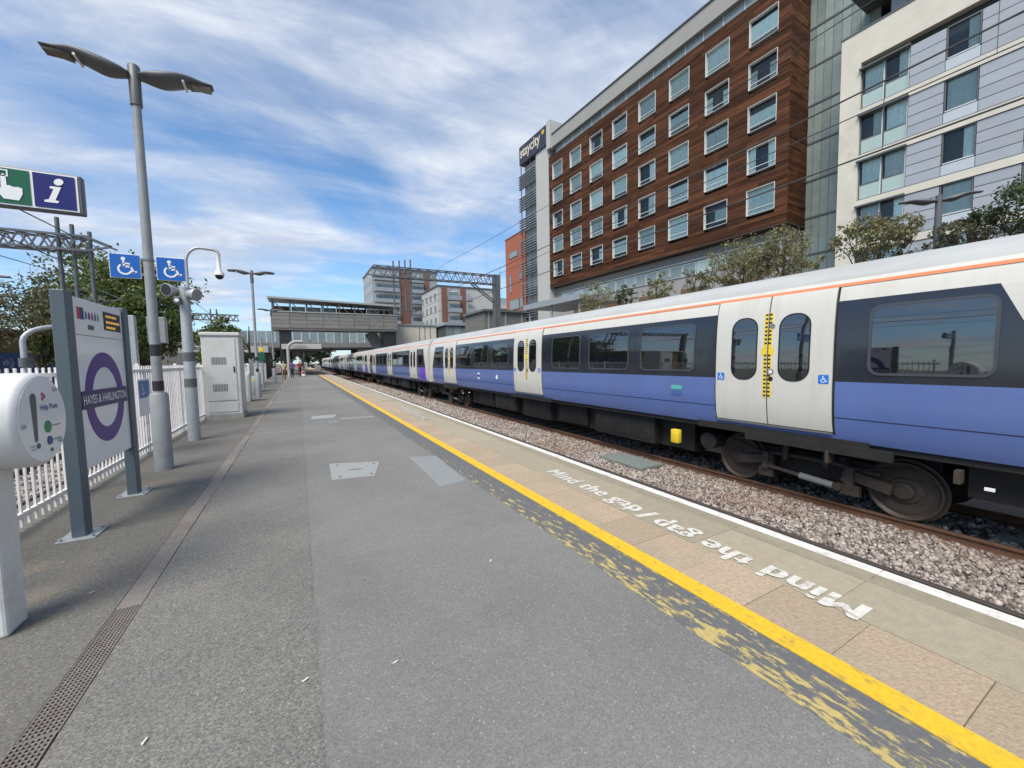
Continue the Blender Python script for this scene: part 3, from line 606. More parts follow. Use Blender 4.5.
def make_carriage(detail=2, both=False, purple=True):
    shell = MB(); zl = [z for _, z in PROF]
    cuts = sorted(set(zl+[1.09, 2.27]))
    def matz(z): return M_BLUE if z < 1.09 else M_BAND if z < 2.27 else M_CREAM if z < 2.59 else M_ROOFW
    for side in (1, -1):
        for za, zb in zip(cuts, cuts[1:]):
            v = [sp(-HL, za, 0, side), sp(HL, za, 0, side), sp(HL, zb, 0, side), sp(-HL, zb, 0, side)]
            shell.add(v, [(0, 1, 2, 3) if side > 0 else (3, 2, 1, 0)], matz((za+zb)/2), smooth=zb > 2.6)
    for ye, s in ((-HL, 1), (HL, -1)):     # carriage ends
        pts = [sp(ye, z, 0, 1) for z in zl]+[sp(ye, z, 0, -1) for z in reversed(zl[:-1])]
        n = len(pts); shell.add(pts, [tuple(range(n))], M_CREAM)
    shell.box(-1.25, 1.25, -HL, HL, 1.02, 1.12, M_UND)
    car = shell.build('carriage', train, local=True); soften(car.data)
    # gangway to the next carriage
    g = MB()
    for i in range(5): g.bbox(-.95+.03*(i % 2), .95-.03*(i % 2), HL+.01+i*.10, HL+.09+i*.10, 1.05, 3.35, M_RUB, .02)
    bld(g, 'gangway', car)
    # roof ribs and stripe
    rr = MB()
    for side in ((1, -1) if both else (1,)):
        patch(rr, -HL, HL, 2.485, 2.53, .010, M_ORNG, side)
    bld(rr, 'orange_stripe', car)
    for side in ((1, -1) if both else (1,)):
        for q in (-1, 1):       # white ends with a slanting inner edge
            e = MB(); patch(e, q*HL, q*(HL-.50), 1.09, 2.27, .005, M_CREAM, side, skew=-q*.50)
            patch(e, q*HL, q*(HL-.50), .27, 1.09, .005, M_CREAM, side, skew=0)
            bld(e, 'white_end_panel', car)
        if purple:
            e = MB(); patch(e, -(HL-.51), -(HL-1.8), .27, 1.088, .005, M_PURP, side); bld(e, 'purple_panel', car)
        sm = MB()
        for a, b2 in ((-HL, -8.9), (-7.05, -.93), (.93, 7.05), (8.9, HL)): patch(sm, a, b2, .548, .558, .004, M_RUB, side)
        bld(sm, 'panel_seam', car)
        if detail > 1:
            for yv in (-8.93, -7.02, -4.97, -3.12, -.96, .96, 3.02, 4.87, 7.02, 8.93):
                sm = MB(); patch(sm, yv-.004, yv+.004, 1.095, 2.26, .003, M_RUB, side); bld(sm, 'panel_seam', car)
        for yd in DOORS:
            if detail:
                fr = MB(); patch(fr, yd-.955, yd+.955, .285, 2.486, .004, M_RUB, side); bld(fr, 'door_seal', car)
            for q in (-1, 1):
                lf = MB(); a, b2 = sorted((yd+q*.012, yd+q*.925)); patch(lf, a, b2, .325, 2.482, .026, M_CREAM, side, th=.024)
                bld(lf, 'door', car)
                cy = yd+q*.40
                w = MB(); po = rrect(.46, 1.09, .205, 7, cy, 1.615); pi = rrect(.42, 1.05, .19, 7, cy, 1.615)
                if detail: ringout(w, dens(po), dens(pi), .032, M_RUB, side, .008)
                rstrip(w, .43, 1.06, .195, cy, 1.615, .029, M_WIN, side); bld(w, 'door_window', car)
                if detail > 1:
                    z = MB(); a, b2 = sorted((yd+q*.014, yd+q*.066)); patch(z, a, b2, .78, 2.20, .029, M_YELP, side, th=.004); bld(z, 'warning_strip', car)
                    z = MB()
                    for k in range(21):
                        zz = .80+k*.068
                        if 1.50 < zz < 1.66: continue
                        a, b2 = sorted((yd+q*.014, yd+q*.052)); patch(z, a, b2, zz, zz+.030, .032, M_RUB, side, th=.004)
                    a, b2 = sorted((yd+q*.066, yd+q*.10)); patch(z, a, b2, 1.50, 1.62, .029, M_YELP, side, th=.004)
                    bld(z, 'warning_teeth', car)['kind'] = 'stuff'
                    z = MB(); cyy = yd+q*.82; zc = 1.12 if q > 0 else 1.12
                    fr = (sp(cyy, zc, .030, side), Vector((0, -side, 0)), Vector((0, 0, 1)), Vector((-side, 0, 0)))
                    z.poly(rrect(.135, .135, .012, 2), fr, M_STBL, .004)
                    fr2 = (fr[0]+Vector((-side*.002, 0, 0)), *fr[1:]); wheelchair(z, fr2, .115, M_STWH); bld(z, 'access_sticker', car)
            if detail > 1:
                z = MB(); fr = (sp(yd-.06, 1.98, .034, side), Vector((0, -side, 0)), Vector((0, 0, 1)), Vector((-side, 0, 0))); z.disc((0, 0), .045, fr, M_STEP, 16, .01)
                fr = (sp(yd-.06, 1.22, .034, side), *fr[1:]); z.disc((0, 0), .05, fr, M_STEP, 16, .01); z.disc((0, 0), .03, (fr[0]+Vector((-side*.003, 0, 0)), *fr[1:]), M_STWH, 12)
                z.disc((0, -.12), .04, fr, M_RUB, 14, .008); bld(z, 'door_button', car)
            st = MB(); patch(st, yd-.93, yd+.93, .285, .312, .035, M_STEP, side); st.box(*sorted((-side*(HW-.06), -side*(HW-.28))), yd-1.35, yd+1.35, 1.02, 1.14, M_UND); bld(st, 'door_step', car)
        # saloon windows
        segs = []
        for a in (-7.05, .93):
            segs += [(a+.50, a+1.87), (a+2.30, a+3.72), (a+4.15, a+5.5)]
        segs += [(-10.44, -9.34), (9.34, 10.44)]
        for a, b2 in segs:
            w = MB(); po = rrect(b2-a+.07, .97, .13, 5, (a+b2)/2, 1.68); pi = rrect(b2-a, .90, .10, 5, (a+b2)/2, 1.68)
            if detail: ringout(w, dens(po), dens(pi), .012, M_WFRM, side, .012)
            rstrip(w, b2-a+.01, .91, .10, (a+b2)/2, 1.68, .006, M_WIN, side); bld(w, 'window', car)
        # underframe equipment between the bogies
        for k, (a, b2, zt, dp) in enumerate(((-5.3, -3.2, .36, .30), (-2.7, -1.3, .42, .42), (-.9, .9, .34, .34), (1.4, 3.2, .40, .30), (3.6, 5.0, .36, .42))):
            u = MB(); u.bbox(*sorted((-side*(HW-dp), -side*.2)), a, b2, zt, 1.06, M_UND, .02)
            if detail > 1:
                for j in range(3): u.bbox(*sorted((-side*(HW-dp+.012), -side*(HW-dp-.03))), a+.1+j*(b2-a-.2)/3, a+.02+(j+1)*(b2-a-.1)/3, zt+.08, .98, M_UND, .008)
            bld(u, 'equipment_box', car)
        if detail > 1:
            u = MB(); u.bbox(*sorted((-side*(HW-.10), -side*(HW-.22))), -6.12, -5.93, .55, .84, M_YELP, .015); bld(u, 'yellow_junction_box', car)
            u = MB(); u.cyl((-side*(HW-.25), -6.72, .70), (-side*(HW-.6), -6.72, .70), .17, M_UND, 18); bld(u, 'air_reservoir', car)
            u = MB(); fr = (sp(-6.15, .86, .004, side), Vector((0, -side, 0)), Vector((0, 0, 1)), Vector((-side, 0, 0)))
            u.poly(rrect(.26, .085, .01, 2), fr, M_TEAL, .002); u.poly([(-.12, -.16), (.14, -.16), (.14, -.07), (-.12, -.07)], fr, M_INK, .002); bld(u, 'data_label', car)
            u = MB(); fr = (sp(4.2, .80, .004, side), *fr[1:]); u.ring((0, 0), .15, .10, fr, M_STWH, .002); u.poly([(-.19, -.035), (.19, -.035), (.19, .035), (-.19, .035)], (fr[0]+Vector((-side*.002, 0, 0)), *fr[1:]), M_RPUR)
            fr = (sp(2.4, .80, .004, side), *fr[1:]); u.disc((0, 0), .09, fr, M_STWH, 16, .002); bld(u, 'roundel_sticker', car)
            for yb in (-8.3, 8.4):
                for nm, p0, p1, ww, hh, mm in (('side_beam', (.06, -1.3, .99), (.06, .7, .99), .07, .14, M_UND), ('lifting_bracket', (.10, -1.9, .80), (.10, -1.9, .96), .06, .14, M_BOG), ('marker_tab', (.05, -2.2, .80), (.05, -2.12, .80), .03, .035, M_STWH),
                                       ('marker_tab', (.05, -3.0, .90), (.05, -2.88, .88), .03, .03, M_STWH), ('lifting_bracket', (.12, -.55, .95), (.12, -.55, .76), .04, .2, M_BOG)):
                    u = MB(); u.bar((-side*(HW-p0[0]), yb+p0[1], p0[2]), (-side*(HW-p1[0]), yb+p1[1], p1[2]), ww, hh, mm); bld(u, nm, car)
        for yb in (-8.37, 8.37): bogie(car, yb, side, detail > 1)
    for yb in (-8.37, 8.37):
        k = MB()
        for yw in (yb-1.19, yb+1.19): k.cyl((-.7, yw, .42), (.7, yw, .42), .08, M_BOG, 10)
        k.box(-.5, .5, yb-1.5, yb+1.5, .45, .9, M_UND)
        bld(k, 'axle_set', car)
        for yw in (yb-1.19, yb+1.19):
            w = MB(); wheel(w, yw, -1); bld(w, 'wheel', car)
    k = MB(); k.box(1.02, 1.10, -HL+.3, HL-.3, .16, 1.04, M_UND); bld(k, 'far_side_light_block', car)  # added skirt, hides the bright ground beyond so the underside stays dark
    k = MB(); k.box(-.85, .85, -6.2, 6.2, .34, 1.03, M_UND); bld(k, 'underframe_light_block', car)  # added filler box, stops daylight showing through between the bogies
    k = MB(); k.box(-.9, .9, -HL+.05, -10.2, .55, 1.03, M_UND); bld(k, 'coupler_box', car)
    k = MB(); k.box(-.9, .9, 10.2, HL-.05, .55, 1.03, M_UND); bld(k, 'coupler_box', car)
    return car
car_a = make_carriage(2, purple=False); car_a.location = (0, 0, 0)
car_b = make_carriage(1); car_b.location = (0, PITCH_C, 0)
c = tree_copy(car_a, train); c.location = (0, -PITCH_C, 0)
for k in (2, 3): c = tree_copy(car_b, train); c.location = (0, PITCH_C*k, 0)
car_f = make_carriage(0); car_f.location = (0, PITCH_C*4, 0)
for k in (5, 6): c = tree_copy(car_f, train); c.location = (0, PITCH_C*k, 0)

# ================================================================== PLATFORM FURNITURE
# ---- fence
fence = thing('railing_fence', (-2.35, 20, 0), 'white painted steel picket railing along the left edge of the platform', 'fence')
pk = MB().bbox(-.010, .010, -.010, .010, .03, 1.52, M_WFEN, .003); pme = bpy.data.meshes.new('picket'); pme.from_pydata(pk.v, [], pk.f); pme.materials.append(M_WFEN)
y = 4.2
for i in range(290):
    link_mesh('picket', pme, fence, (0, y-20, random.uniform(-.004, .004)), (0, 0, random.uniform(-.05, .05))); y += .118
FY1 = y
for z in (.12, 1.42): MB().bbox(-2.37, -2.33, 4.1, FY1, z, z+.045, M_WFEN, .006).build('rail', fence)
y = 4.2
while y < FY1:
    o = MB(); o.bbox(-2.44, -2.385, y, y+.055, 0, 1.56, M_WFEN, .006); o.box(-2.50, -2.36, y-.04, y+.10, .001, .014, M_GALV); o.build('post', fence); y += 2.36

# ---- help point
hp = thing('help_point', (-1.62, 3.34, 0), 'white drum shaped help point on a square post, nearest thing at the left edge', 'help point')
MB().bbox(-1.74, -1.51, 3.24, 3.44, 0, 1.05, M_WPOW, .018).build('post', hp)
HC = Vector((-1.37, 3.43, 1.21)); HS = .91
o = MB(); o.lathe([(0, .285), (.012, .30), (.03, .308), (.15, .31)], (HC.x, HC.y, HC.z), (-1, 0, 0), M_WPOW, 56); o.lathe([(.168, .31), (.42, .31), (.45, .30), (.46, .27)], HC, (-1, 0, 0), M_WPOW, 56)
o.lathe([(.145, .300), (.172, .300)], HC, (-1, 0, 0), M_RUB, 56); o.build('drum', hp)
fr = frame(HC+Vector((.004, 0, 0)), (0, 1, 0), (0, 0, 1))
o = MB(); o.disc((0, 0), .278, fr, M_SIGNW, 56, .004); o.build('face_panel', hp)
fr = frame(HC+Vector((.006, 0, 0)), (0, 1, 0), (0, 0, 1)); fr2 = frame(HC+Vector((.008, 0, 0)), (0, 1, 0), (0, 0, 1))
o = MB(); o.poly([(-.105+.033*math.cos(R(a)), .145+.033*math.sin(R(a))) for a in range(0, 181, 20)]+[(-.122, -.125), (-.118, -.135), (-.098, -.135), (-.088, -.125)], fr, M_DGREY); o.build('speaker_slot', hp)
o = MB(); o.disc((.035, -.055), .040, fr2, M_BTNG, 24, .006); o.build('green_button', hp)
o = MB(); o.disc((.045, -.150), .030, fr2, M_BTNB, 24, .006); o.build('blue_button', hp)
o = MB(); o.disc((-.090, -.165), .018, fr2, M_DGREY, 16, .004); o.disc((.06, -.215), .013, fr2, M_DGREY, 12, .004)
o.build('indicator', hp)
for yy, zz in ((-.235, -.02), (.145, .19), (.165, -.165)):
    o = MB(); o.lathe([(0, .016), (.012, .013), (.014, .004)], HC+Vector((.004, yy, zz)), (1, 0, 0), M_GALV, 14); o.build('screw', hp)
o = MB()
for i, (yy, zz) in enumerate(((0, .165), (.022, .15), (.0, .135))): o.poly([(yy-.008, zz-.012), (yy+.012, zz-.012), (yy+.012, zz+.012), (yy-.008, zz+.012)], fr, M_RED if i != 1 else M_INK)
o.build('emblem', hp)
o = MB()
for zz in (-.055, -.15): o.stroke([(.095, zz), (.19, zz)], .008, frame(HC+Vector((.006, 0, 0)), (0, 1, 0), (0, 0, 1)), M_GREYP)
for zz in (-.16, -.18): o.stroke([(-.17, zz), (-.125, zz)], .006, frame(HC+Vector((.006, 0, 0)), (0, 1, 0), (0, 0, 1)), M_GREYP)
o.build('small_print', hp)['kind'] = 'stuff'
text_mesh('Help Point', frame(HC+Vector((.005, -.035, .048)), (0, 1, 0), (0, 0, 1)), .215, M_INK, 'lettering', hp, .05, .001, .01)

for ch in hp.children:
    if ch.name.startswith('post'): continue
    off = HC-WPOS[hp.name]
    for v in ch.data.vertices: v.co = off+(v.co-off)*HS
# ---- info flag sign above the help point, on its own post left of the frame
ip = thing('information_sign', (-2.0, 3.80, 0), 'overhead green and navy sign with a pointing hand and a letter i', 'sign')
MB().cyl((-2.0, 3.80, 0), (-2.0, 3.80, 2.95), .045, M_GREYP, 16).build('post', ip)
MB().bbox(-2.02, -1.225, 3.77, 3.83, 2.545, 2.80, M_DGREY, .008).build('case', ip)
fr = frame((0, 3.767, 0), (1, 0, 0), (0, 0, 1)); fr2 = frame((0, 3.764, 0), (1, 0, 0), (0, 0, 1)); fr3 = frame((0, 3.761, 0), (1, 0, 0), (0, 0, 1))
MB().poly([(-2.01, 2.556), (-1.243, 2.556), (-1.243, 2.790), (-2.01, 2.790)], fr, M_STWH).build('white_border', ip)
MB().poly([(-1.99, 2.565), (-1.462, 2.565), (-1.462, 2.781), (-1.99, 2.781)], fr2, M_SGRN).build('green_panel', ip)
MB().poly([(-1.448, 2.565), (-1.254, 2.565), (-1.254, 2.781), (-1.448, 2.781)], fr2, M_SNAVY).build('blue_panel', ip)
o = MB(); o.poly([(-1.405, 2.60), (-1.345, 2.60), (-1.338, 2.612), (-1.358, 2.618), (-1.345, 2.705), (-1.395, 2.705), (-1.398, 2.692), (-1.378, 2.688), (-1.388, 2.62), (-1.408, 2.612)], fr3, M_STWH)
o.disc((-1.362, 2.737), .022, fr3, M_STWH); [o.v.__setitem__(i, (q[0]+.018+.22*(q[2]-2.67), q[1], q[2])) for i, q in enumerate(o.v)]; o.build('letter_i', ip)
o = MB(); o.poly([(-1.665, 2.59), (-1.60, 2.588), (-1.582, 2.63), (-1.582, 2.665), (-1.60, 2.672), (-1.618, 2.668), (-1.636, 2.676), (-1.648, 2.675), (-1.650, 2.735), (-1.66, 2.745), (-1.672, 2.735), (-1.674, 2.655), (-1.695, 2.668), (-1.703, 2.658), (-1.685, 2.62)], fr3, M_STWH)
o.ring((-1.66, 2.75), .030, .020, fr3, M_STWH, 0, 4, R(45), R(405)); [o.v.__setitem__(i, (q[0]+.085, q[1], q[2])) for i, q in enumerate(o.v)]; o.build('pointing_hand', ip)

# ---- station name sign
ss = thing('station_name_sign', (-1.78, 5.5, 0), 'white station name board with purple ring reading HAYES & HARLINGTON on slate posts', 'sign')
for yy in (4.905, 6.20):
    MB().bbox(-1.83, -1.735, yy-.07, yy+.07, .012, 2.19, M_SLATE, .008).build('post', ss)
    o = MB(); o.bbox(-1.91, -1.655, yy-.135, yy+.135, .001, .013, M_GALV, .003)
    for a in (-.06, .145):
        for b2 in (-.11, .11): o.cyl((-1.825+a, yy+b2, .013), (-1.825+a, yy+b2, .035), .014, M_GALV, 6)
    o.build('foot_plate', ss)
BX = -1.755
MB().bbox(-1.81, BX, 4.978, 6.127, .57, 2.16, M_SIGNW, .006).build('board', ss)
fr = frame((BX+.003, 5.555, 1.21), (0, 1, 0), (0, 0, 1)); fr2 = frame((BX+.006, 5.555, 1.21), (0, 1, 0), (0, 0, 1))
o = MB(); o.ring((0, 0), .455, .305, fr, M_RPUR, .003, 64); o.build('ring', ss)
o = MB(); o.poly([(-.535, -.085), (.535, -.085), (.535, .085), (-.535, .085)], fr2, M_RNAV, .003); o.build('name_bar', ss)
text_mesh('HAYES & HARLINGTON', frame((BX+.007, 5.555-.505, 1.21-.043), (0, 1, 0), (0, 0, 1)), 1.01, M_STWH, 'name_lettering', ss, .086, .001, .012)
o = MB(); o.box(BX, BX+.002, 4.985, 6.12, 1.815, 1.822, M_GREYP); o.build('board_joint', ss)
o = MB(); o.bbox(BX-.002, BX+.006, 5.64, 6.06, 1.90, 2.09, M_BLACK, .003); o.build('display_screen', ss)
mled = bpy.data.materials.new('led_amber'); mled.use_nodes = True; bb = mled.node_tree.nodes['Principled BSDF']; bb.inputs['Base Color'].default_value = (.4, .2, .02, 1); bb.inputs['Emission Color'].default_value = (1, .55, .12, 1); bb.inputs['Emission Strength'].default_value = .35
o = MB()
for r_, n_ in ((2.045, 7), (1.985, 9), (1.93, 6)):
    for i in range(n_): o.poly([(5.68+i*.04, r_-.012), (5.705+i*.04, r_-.012), (5.705+i*.04, r_+.012), (5.68+i*.04, r_+.012)], frame((BX+.0075, 0, 0), (0, 1, 0), (0, 0, 1)), mled)
o.build('display_dots', ss)
o = MB(); o.poly([(5.08, 1.965), (5.13, 1.965), (5.13, 2.075), (5.08, 2.075)], frame((BX+.002, 0, 0), (0, 1, 0), (0, 0, 1)), M_RED); o.poly([(5.135, 1.965), (5.21, 1.965), (5.21, 2.075), (5.135, 2.075)], frame((BX+.002, 0, 0), (0, 1, 0), (0, 0, 1)), M_SNAVY)
for i, c in enumerate((M_INK, M_RPUR, M_RED, M_INK, M_TEAL)): o.poly([(5.235+i*.065, 1.975), (5.27+i*.065, 1.975), (5.275+i*.065, 2.01), (5.255+i*.065, 2.055), (5.235+i*.065, 2.03)], frame((BX+.002, 0, 0), (0, 1, 0), (0, 0, 1)), c)
o.build('logo_strip', ss)
o = MB(); o.poly(rrect(.13, .045, .02, 4, 5.34, 1.90), frame((BX+.003, 0, 0), (0, 1, 0), (0, 0, 1)), M_DGREY, .003); o.build('sensor_window', ss)

# ---- lamp post
def lamp_head(mb, s, c):
    """flattened leaf-shaped lantern running out from c along +-x"""
    n = 14; L = .83; vs = []
    for i in range(n+1):
        t = i/n; w = .185*(math.sin(math.pi*min(1, .10+t*1.0))**.55 if t < .86 else math.sin(math.pi*.96)**.55*(1-(t-.86)*2.2)); w = max(w, .085)
        zt = .075*(1-(2*t-1)**2)+.085*t+.02; zb = -.075*math.exp(-((t-.30)/.22)**2)+.085*t-.012
        x = c[0]+s*(.05+t*L)
        ring_ = []
        for k in range(10):
            a = 2*math.pi*k/10; hy = w*math.cos(a); hz = (zt-zb)/2*math.sin(a)+(zt+zb)/2; ring_.append((x, c[1]+hy, c[2]+hz))
        vs += ring_
    fs = [(i*10+k, i*10+(k+1) % 10, (i+1)*10+(k+1) % 10, (i+1)*10+k) for i in range(n) for k in range(10)]+[tuple(range(10)), tuple(range(n*10, n*10+10))]
    mb.add(vs, fs, M_DGREY, True)
def make_lamp(name, loc, label, signs=False):
    x, y = loc; t = thing(name, (x, y, 0), label, 'lamp post', 'double headed platform lamp posts')
    MB().tube([(x, y, 0), (x, y, 1.10), (x, y, 1.13)], [.108, .108, .09], M_GREYP, 24).build('base_sleeve', t)
    o = MB(); o.tube([(x, y, 1.0), (x, y, 3.0), (x, y, 5.10)], [.062, .058, .048], M_GREYP, 18); o.tube([(x, y, 5.10), (x, y, 5.62), (x, y, 5.64)], [.066, .066, .05], M_DGREY, 18); o.build('column', t)
    for z0, z1 in ((1.16, 1.30), (1.66, 1.82)): MB().cyl((x, y, z0), (x, y, z1), .0645, M_BLACK, 18).build('dark_band', t)
    for s in (-1, 1):
        o = MB(); lamp_head(o, s, (x, y, 5.50)); h = o.build('lamp_head', t)
        o = MB(); o.add([(x+s*.60, y-.085, 5.50+.025), (x+s*.86, y-.07, 5.50+.06), (x+s*.86, y+.07, 5.50+.06), (x+s*.60, y+.105, 5.50+.025)], [(0, 1, 2, 3)], M_LENS)
        o.box(*sorted((x+s*.60, x+s*.855)), y-.07, y+.07, 5.530, 5.560, M_LENS); o.build('lens', h)
        o = MB(); o.box(*sorted((x+s*.535, x+s*.56)), y-.13, y+.13, 5.512, 5.540, M_STWH); o.build('white_trim', h)
    return t
L1 = (-1.79, 7.42)
lamp1 = make_lamp('lamp_post', L1, 'tall grey double headed lamp post carrying two blue wheelchair signs')
for (yy, lab) in ((21.0, 'grey double headed lamp post rising behind the white cabinet'), (35.0, 'farthest grey double headed lamp post, left of the dark footbridge')):
    c = tree_copy(lamp1); c.location = (-1.62, yy, 0); c['label'] = lab
# wheelchair signs clamped to the post
for sx, lab in ((-1, 'blue wheelchair sign on the left side of the tall lamp post'), (1, 'blue wheelchair sign on the right side of the tall lamp post')):
    x0 = L1[0]+(-.405 if sx < 0 else .085); t = thing('wheelchair_sign', (x0+.16, L1[1]-.02, 2.90), lab, 'sign', 'blue wheelchair signs on the lamp post')
    MB().bbox(x0, x0+.325, L1[1]-.03, L1[1]-.018, 2.735, 3.065, M_STWH, .004).build('plate', t)
    fr = frame((x0+.1625, L1[1]-.0325, 2.90), (1, 0, 0), (0, 0, 1)); MB().poly(rrect(.312, .317, .012, 3), fr, M_SBLUE).build('blue_field', t)
    o = MB(); wheelchair(o, frame((x0+.1625, L1[1]-.035, 2.90), (1, 0, 0), (0, 0, 1)), .275, M_STWH); o.build('wheelchair_symbol', t)
    o = MB()
    for z in (2.80, 3.0): o.bar((L1[0], L1[1], z), (x0+(.20 if sx < 0 else .12), L1[1]-.012, z), .02, .025, M_GALV)
    o.ring((L1[0], L1[1]), .067, .060, frame((0, 0, 3.02), (1, 0, 0), (0, 1, 0)), M_GALV, .025, 20); o.build('bracket', t)

# ---- cctv pole with swan neck, dome camera and horn speakers
PX, PY = -1.91, 10.0
t = thing('camera_pole', (PX, PY, 0), 'grey pole with swan neck carrying a white dome camera and loudspeakers', 'camera pole')
o = MB(); o.cyl((PX, PY, 0), (PX, PY, 3.05), .105, M_GALV, 20, .085); o.build('column', t)
for z in (1.08, 1.60): MB().cyl((PX, PY, z), (PX, PY, z+.17), .1035, M_DGREY, 20).build('dark_band', t)
pts = [(PX+.06, PY, 3.0), (PX+.06, PY, 3.45)]+[(PX+.06+.24*(1-math.cos(R(a))), PY, 3.55+.30*math.sin(R(a))) for a in range(0, 91, 15)]+[(PX+.52, PY, 3.835), (PX+.58, PY, 3.80), (PX+.585, PY, 3.74)]
MB().tube(pts, .028, M_GALV, 12).build('swan_neck', t)
o = MB(); o.tube([(PX+.585, PY, 3.76), (PX+.585, PY, 3.72), (PX+.585, PY, 3.44), (PX+.585, PY, 3.38), (PX+.585, PY, 3.33)], [.045, .035, .04, .085, .09], M_WPOW, 16); d = o.build('camera_body', t)
o = MB(); o.tube([(PX+.585, PY, 3.33), (PX+.585, PY, 3.285), (PX+.585, PY, 3.26), (PX+.585, PY, 3.25)], [.075, .065, .04, .01], M_BLACK, 16); o.build('dome', d)
for (dx, dz, ax) in ((-.17, 2.98, (-.55, -.8, -.1)), (.11, 2.92, (.8, -.5, -.15))):
    o = MB(); o.lathe([(-.12, .045), (-.05, .065), (.0, .09), (.12, .125), (.13, .12)], (PX+dx, PY-.05, dz), ax, M_GALV, 20); h = o.build('horn_speaker', t)
    a = Vector(ax).normalized(); o = MB(); o.lathe([(.131, .11), (.136, .105)], (PX+dx, PY-.05, dz), ax, M_BLACK if dx < 0 else M_GREYP, 20); o.build('speaker_mesh', h)
o = MB(); o.bbox(PX-.13, PX-.03, PY-.22, PY-.10, 2.70, 2.84, M_DGREY, .01); o.cyl((PX-.08, PY-.23, 2.77), (PX-.08, PY-.22, 2.77), .035, M_STWH, 12); o.build('bracket_box', t)

# ---- equipment cabinet
cb_ = thing('equipment_cabinet', (-1.86, 13.8, 0), 'tall white steel equipment cabinet with louvred door at the edge of the drain', 'cabinet')
MB().box(-2.30, -1.41, 13.32, 14.36, .001, .12, M_CONC).build('plinth', cb_)
MB().bbox(-2.28, -1.43, 13.34, 14.34, .12, 2.30, M_CABW, .02).build('body', cb_)
MB().bbox(-2.31, -1.40, 13.30, 14.38, 2.30, 2.40, M_CABW, .025).build('lid', cb_)
d = MB().bbox(-2.20, -1.52, 13.322, 13.342, .52, 2.22, M_CABW, .006).build('door', cb_)
for z in (.78, 1.52):
    for k in range(10): MB().bar((-2.06+k*.034, 13.318, z), (-2.06+k*.034, 13.318, z+.20), .010, .012, M_DGREY).build('louvre', d)
MB().bbox(-1.585, -1.555, 13.30, 13.322, 1.30, 1.46, M_BLACK, .004).build('handle', d)
MB().bbox(-2.20, -1.52, 13.325, 13.342, .20, .47, M_CABW, .005).build('plinth_panel', cb_)
MB().bbox(-1.432, -1.424, 13.44, 14.24, .30, 2.2, M_CABW, .003).build('side_panel', cb_)

# ---- small things beyond the cabinet along the railing
t = thing('equipment_cabinet', (-1.95, 19.2, 0), 'low white box standing against the railing past the tall cabinet', 'cabinet')
MB().bbox(-2.25, -1.75, 18.9, 19.6, 0, 1.15, M_CABW, .02).build('body', t); MB().bbox(-2.20, -1.80, 18.885, 18.905, .1, 1.05, M_CABW, .006).build('door', t)
t = thing('notice_board', (-2.2, 25.5, 0), 'white notice board on two legs by the railing in the distance', 'notice board')
MB().bbox(-2.25, -2.19, 24.6, 26.4, .55, 1.75, M_SIGNW, .01).build('board', t)
for yy in (24.6, 26.4): MB().cyl((-2.22, yy, 0), (-2.22, yy, 1.8), .03, M_GREYP, 10).build('leg', t)
t = thing('litter_bin', (-1.9, 23.2, 0), 'grey round litter bin by the railing past the white cabinets', 'bin')
MB().lathe([(0, .20), (.05, .22), (.80, .23), (.84, .20), (.90, .19), (.93, .05)], (-1.9, 23.2, 0), (0, 0, 1), M_GREYP, 20).build('body', t); MB().lathe([(.70, .235), (.76, .235)], (-1.9, 23.2, 0), (0, 0, 1), M_YELP, 20).build('band', t)
t = thing('signal_post', (-1.95, 29.0, 0), 'grey post with green and yellow boxes standing past the bin', 'post')
MB().cyl((-1.95, 29, 0), (-1.95, 29, 3.1), .06, M_GREYP, 14).build('column', t); MB().bbox(-2.10, -1.80, 28.85, 29.0, 1.7, 2.2, M_SGRN, .02).build('green_box', t); MB().bbox(-2.08, -1.85, 28.86, 28.98, 2.25, 2.5, M_YELP, .02).build('yellow_box', t)
# notice fixed to the railing behind the sign
t = thing('blue_notice', (-2.32, 8.9, 1.0), 'small blue and white notice hung on the white railing beside the lamp post', 'notice')
MB().bbox(-2.33, -2.318, 8.55, 9.15, .68, 1.30, M_STWH, .003).build('plate', t)
o = MB(); o.poly([(8.60, .98), (9.10, .98), (9.10, 1.27), (8.60, 1.27)], frame((-2.316, 0, 0), (0, 1, 0), (0, 0, 1)), M_SBLUE); o.build('blue_field', t)
o = MB(); wheelchair(o, frame((-2.314, 8.76, 1.125), (0, 1, 0), (0, 0, 1)), .22, M_STWH); o.build('wheelchair_symbol', t)

# ================================================================== OVERHEAD LINE
def truss(mb, a, b, h, w, n, m, r=.035):
    """box truss from a to b: four chords with zigzag lacing on all sides"""
    a, b = Vector(a), Vector(b); d = b-a; side = Vector((0, w/2, 0)); dz = Vector((0, 0, h/2))
    ch = [(s1, s2) for s1 in (-1, 1) for s2 in (-1, 1)]
    for s1, s2 in ch: mb.bar(a+side*s1+dz*s2, b+side*s1+dz*s2, r*2, r*2, m)
    for i in range(n):
        p, q = a+d*(i/n), a+d*((i+1)/n); md = (p+q)/2
        for s1 in (-1, 1):
            mb.bar(p+side*s1-dz, md+side*s1+dz, r*1.2, r*1.2, m); mb.bar(md+side*s1+dz, q+side*s1-dz, r*1.2, r*1.2, m)
        for s2 in (-1, 1): mb.bar(p-side+dz*s2, q+side+dz*s2, r, r, m)
def drop_tube(t, x, y, z0, z1):
    o = MB(); o.cyl((x, y, z0), (x, y, z1), .075, M_GANT, 10); o.bar((x, y, z0+.15), (x+.9, y, z0+.45), .05, .05, M_GANT)
    for k in range(4): o.lathe([(0, .05), (.02, .09), (.04, .05)], (x+.25+.07*k, y, z0+.24+.023*k), (1, 0, .3), M_BOG, 10)
    o.bar((x, y, z0+.9), (x+.9, y, z0+.45), .03, .03, M_GANT); o.build('drop_tube', t)
